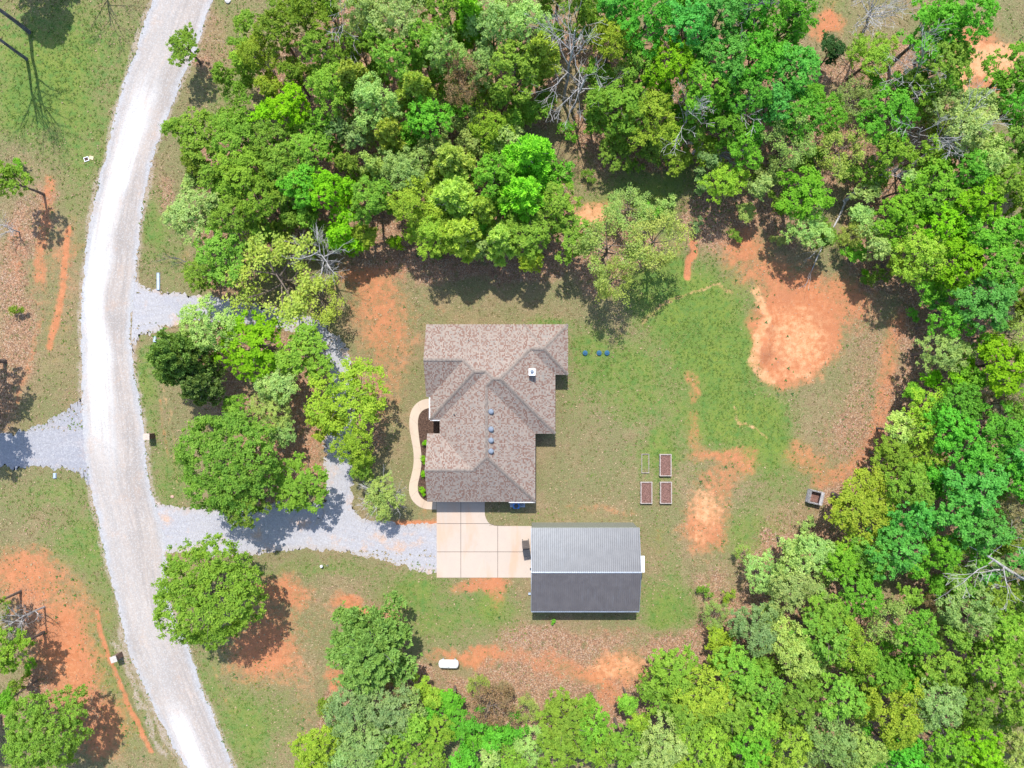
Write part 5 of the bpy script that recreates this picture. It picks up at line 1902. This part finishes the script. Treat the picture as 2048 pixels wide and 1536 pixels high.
def off_hard(X, Y):
    """true where bare built surfaces are (no grass or leaves)"""
    bad = np.zeros(len(X), bool)
    yy = np.array([p[1] for p in ROAD_L]); xl = np.array([p[0] for p in ROAD_L]); yr = np.array([p[1] for p in ROAD_R]); xr = np.array([p[0] for p in ROAD_R])
    bad |= (X > np.interp(Y, yy, xl) + 3) & (X < np.interp(Y, yr, xr) - 3)
    bad |= (X > 872) & (X < 1066) & (Y > 1002) & (Y < 1157) & ~((X > 972) & (Y < 1050))
    bad |= (X > 850) & (X < 1100) & (Y > 655) & (Y < 1000)
    bad |= (X > 1060) & (X < 1275) & (Y > 1045) & (Y < 1205)
    bad |= (X > 818) & (X < 870) & (Y > 798) & (Y < 1020)
    bad |= (X < 175) & (Y > 862) & (Y < 936)
    bad |= (X > 265) & (X < 460) & (Y > 588) & (Y < 645)
    bad |= (X > 310) & (X < 870) & (Y > 1018) & (Y < 1100)
    bad |= (X > 655) & (X < 702) & (Y > 700) & (Y < 1040)
    return bad


def flecks(name, n, seed, sel, size, cols, upright, label, cat, lift=.012):
    r, X, Y = scatter(n * 3, seed)
    lush, dirt, sand, lit, gr = masks(X, Y)
    pr = sel(lush, dirt, sand, lit, gr, fbm(X, Y, 26, seed + 3))
    k = (r.random(len(X)) < pr) & ~off_hard(X, Y)
    X, Y = X[k][:n], Y[k][:n]
    x, y = (X - 1024) / S, (768 - Y) / S
    z = ground_z(x, y) + lift
    m_ = len(x)
    a = r.uniform(0, 6.283, m_)
    s = size * r.uniform(.5, 1.5, m_)
    p = np.stack([x, y, z], 1)
    if upright:
        # three leaning blades per tuft, one triangle each
        V = np.zeros((m_, 3, 3, 3))
        for j in range(3):
            aj = a + j * 2.1 + r.uniform(-.4, .4, m_)
            d = np.stack([np.cos(aj), np.sin(aj), np.zeros(m_)], 1)
            e = np.stack([-np.sin(aj), np.cos(aj), np.zeros(m_)], 1)
            V[:, j, 0] = p - e * s[:, None] * .32
            V[:, j, 1] = p + e * s[:, None] * .32
            V[:, j, 2] = p + d * s[:, None] * .75 + np.array([0, 0, 1]) * s[:, None] * .6
        v = V.reshape(-1, 3); f = np.arange(len(v)).reshape(-1, 3)
        rep = 3
    else:
        d = np.stack([np.cos(a), np.sin(a), r.uniform(-.35, .35, m_)], 1)
        e = np.stack([-np.sin(a), np.cos(a), r.uniform(-.35, .35, m_)], 1)
        p[:, 2] += s * .2
        v = np.stack([p - d * s[:, None] * .5, p + e * s[:, None] * .3, p + d * s[:, None] * .5, p - e * s[:, None] * .3], 1).reshape(-1, 3)
        f = np.arange(len(v)).reshape(-1, 4)
        rep = 1
    m, t, b = mat_new(name, .9, .1)
    g = N(t)
    c = cols[0]
    k_ = g.attr("tint").outputs["Fac"]
    for i in range(1, len(cols)):
        c = g.mix(g.ramp(k_, (i - .15) / len(cols), (i + .15) / len(cols)), c, cols[i])
    g.link(g.mix(g.ramp(g.noise(g.coord("Object"), .3, 3), .4, .6, 0, .3), c, cols[0]), b.inputs["Base Color"])
    me = fast_mesh(name, v, f, m)
    at = me.attributes.new("tint", 'FLOAT', 'FACE')
    at.data.foreach_set("value", np.repeat(r.random(m_), rep).astype(np.float32))
    o = bpy.data.objects.new(name, me)
    COL.objects.link(o)
    return tag(o, label, cat, kind="stuff")


def cl(v):
    return np.clip(v, 0, 1)


flecks("grass", 80000, 51, lambda L, D, Sd, Lt, G_, f: cl((L * 1.1 - .15) * (f * 1.7 - .3)) * cl(1 - D * .9), .15,
       [(.085, .14, .026), (.11, .18, .032), (.14, .21, .04), (.20, .24, .07)], True, "short green lawn grass over the yard and verges", "grass")
flecks("dry_grass", 60000, 61, lambda L, D, Sd, Lt, G_, f: cl((1 - L) * (1 - D * .8) * (1 - .4 * Lt)) * cl(f * 1.6 - .2) * .8, .15,
       [(.15, .135, .05), (.24, .19, .09), (.34, .26, .15), (.42, .32, .20)], True, "dry tan grass between the green patches", "grass")
flecks("fallen_leaves", 110000, 71, lambda L, D, Sd, Lt, G_, f: cl(Lt * 1.5 - .55) * cl(f * 1.5 - .1), .125,
       [(.12, .066, .042), (.20, .11, .062), (.27, .15, .088), (.34, .21, .13), (.30, .22, .17)], False, "brown fallen leaves on the woodland floor", "leaves")
flecks("weeds", 2200, 81, lambda L, D, Sd, Lt, G_, f: cl(((L > .25) & (D > .3)) * .9 + (D > .4) * .05) * cl(f * 2.4 - 1), .24,
       [(.05, .11, .03), (.07, .15, .035), (.10, .15, .05)], True, "scattered dark green weeds at the edges of the bare dirt", "weeds")
flecks("pebbles", 16000, 91, lambda L, D, Sd, Lt, G_, f: cl(D * 1.2 - .3) * .55 + G_ * .8, .085,
       [(.20, .10, .06), (.34, .20, .13), (.45, .33, .25), (.30, .29, .29)], False, "small stones and clods on the bare orange soil and road edges", "stones")
# straw coloured stalks along the curved line
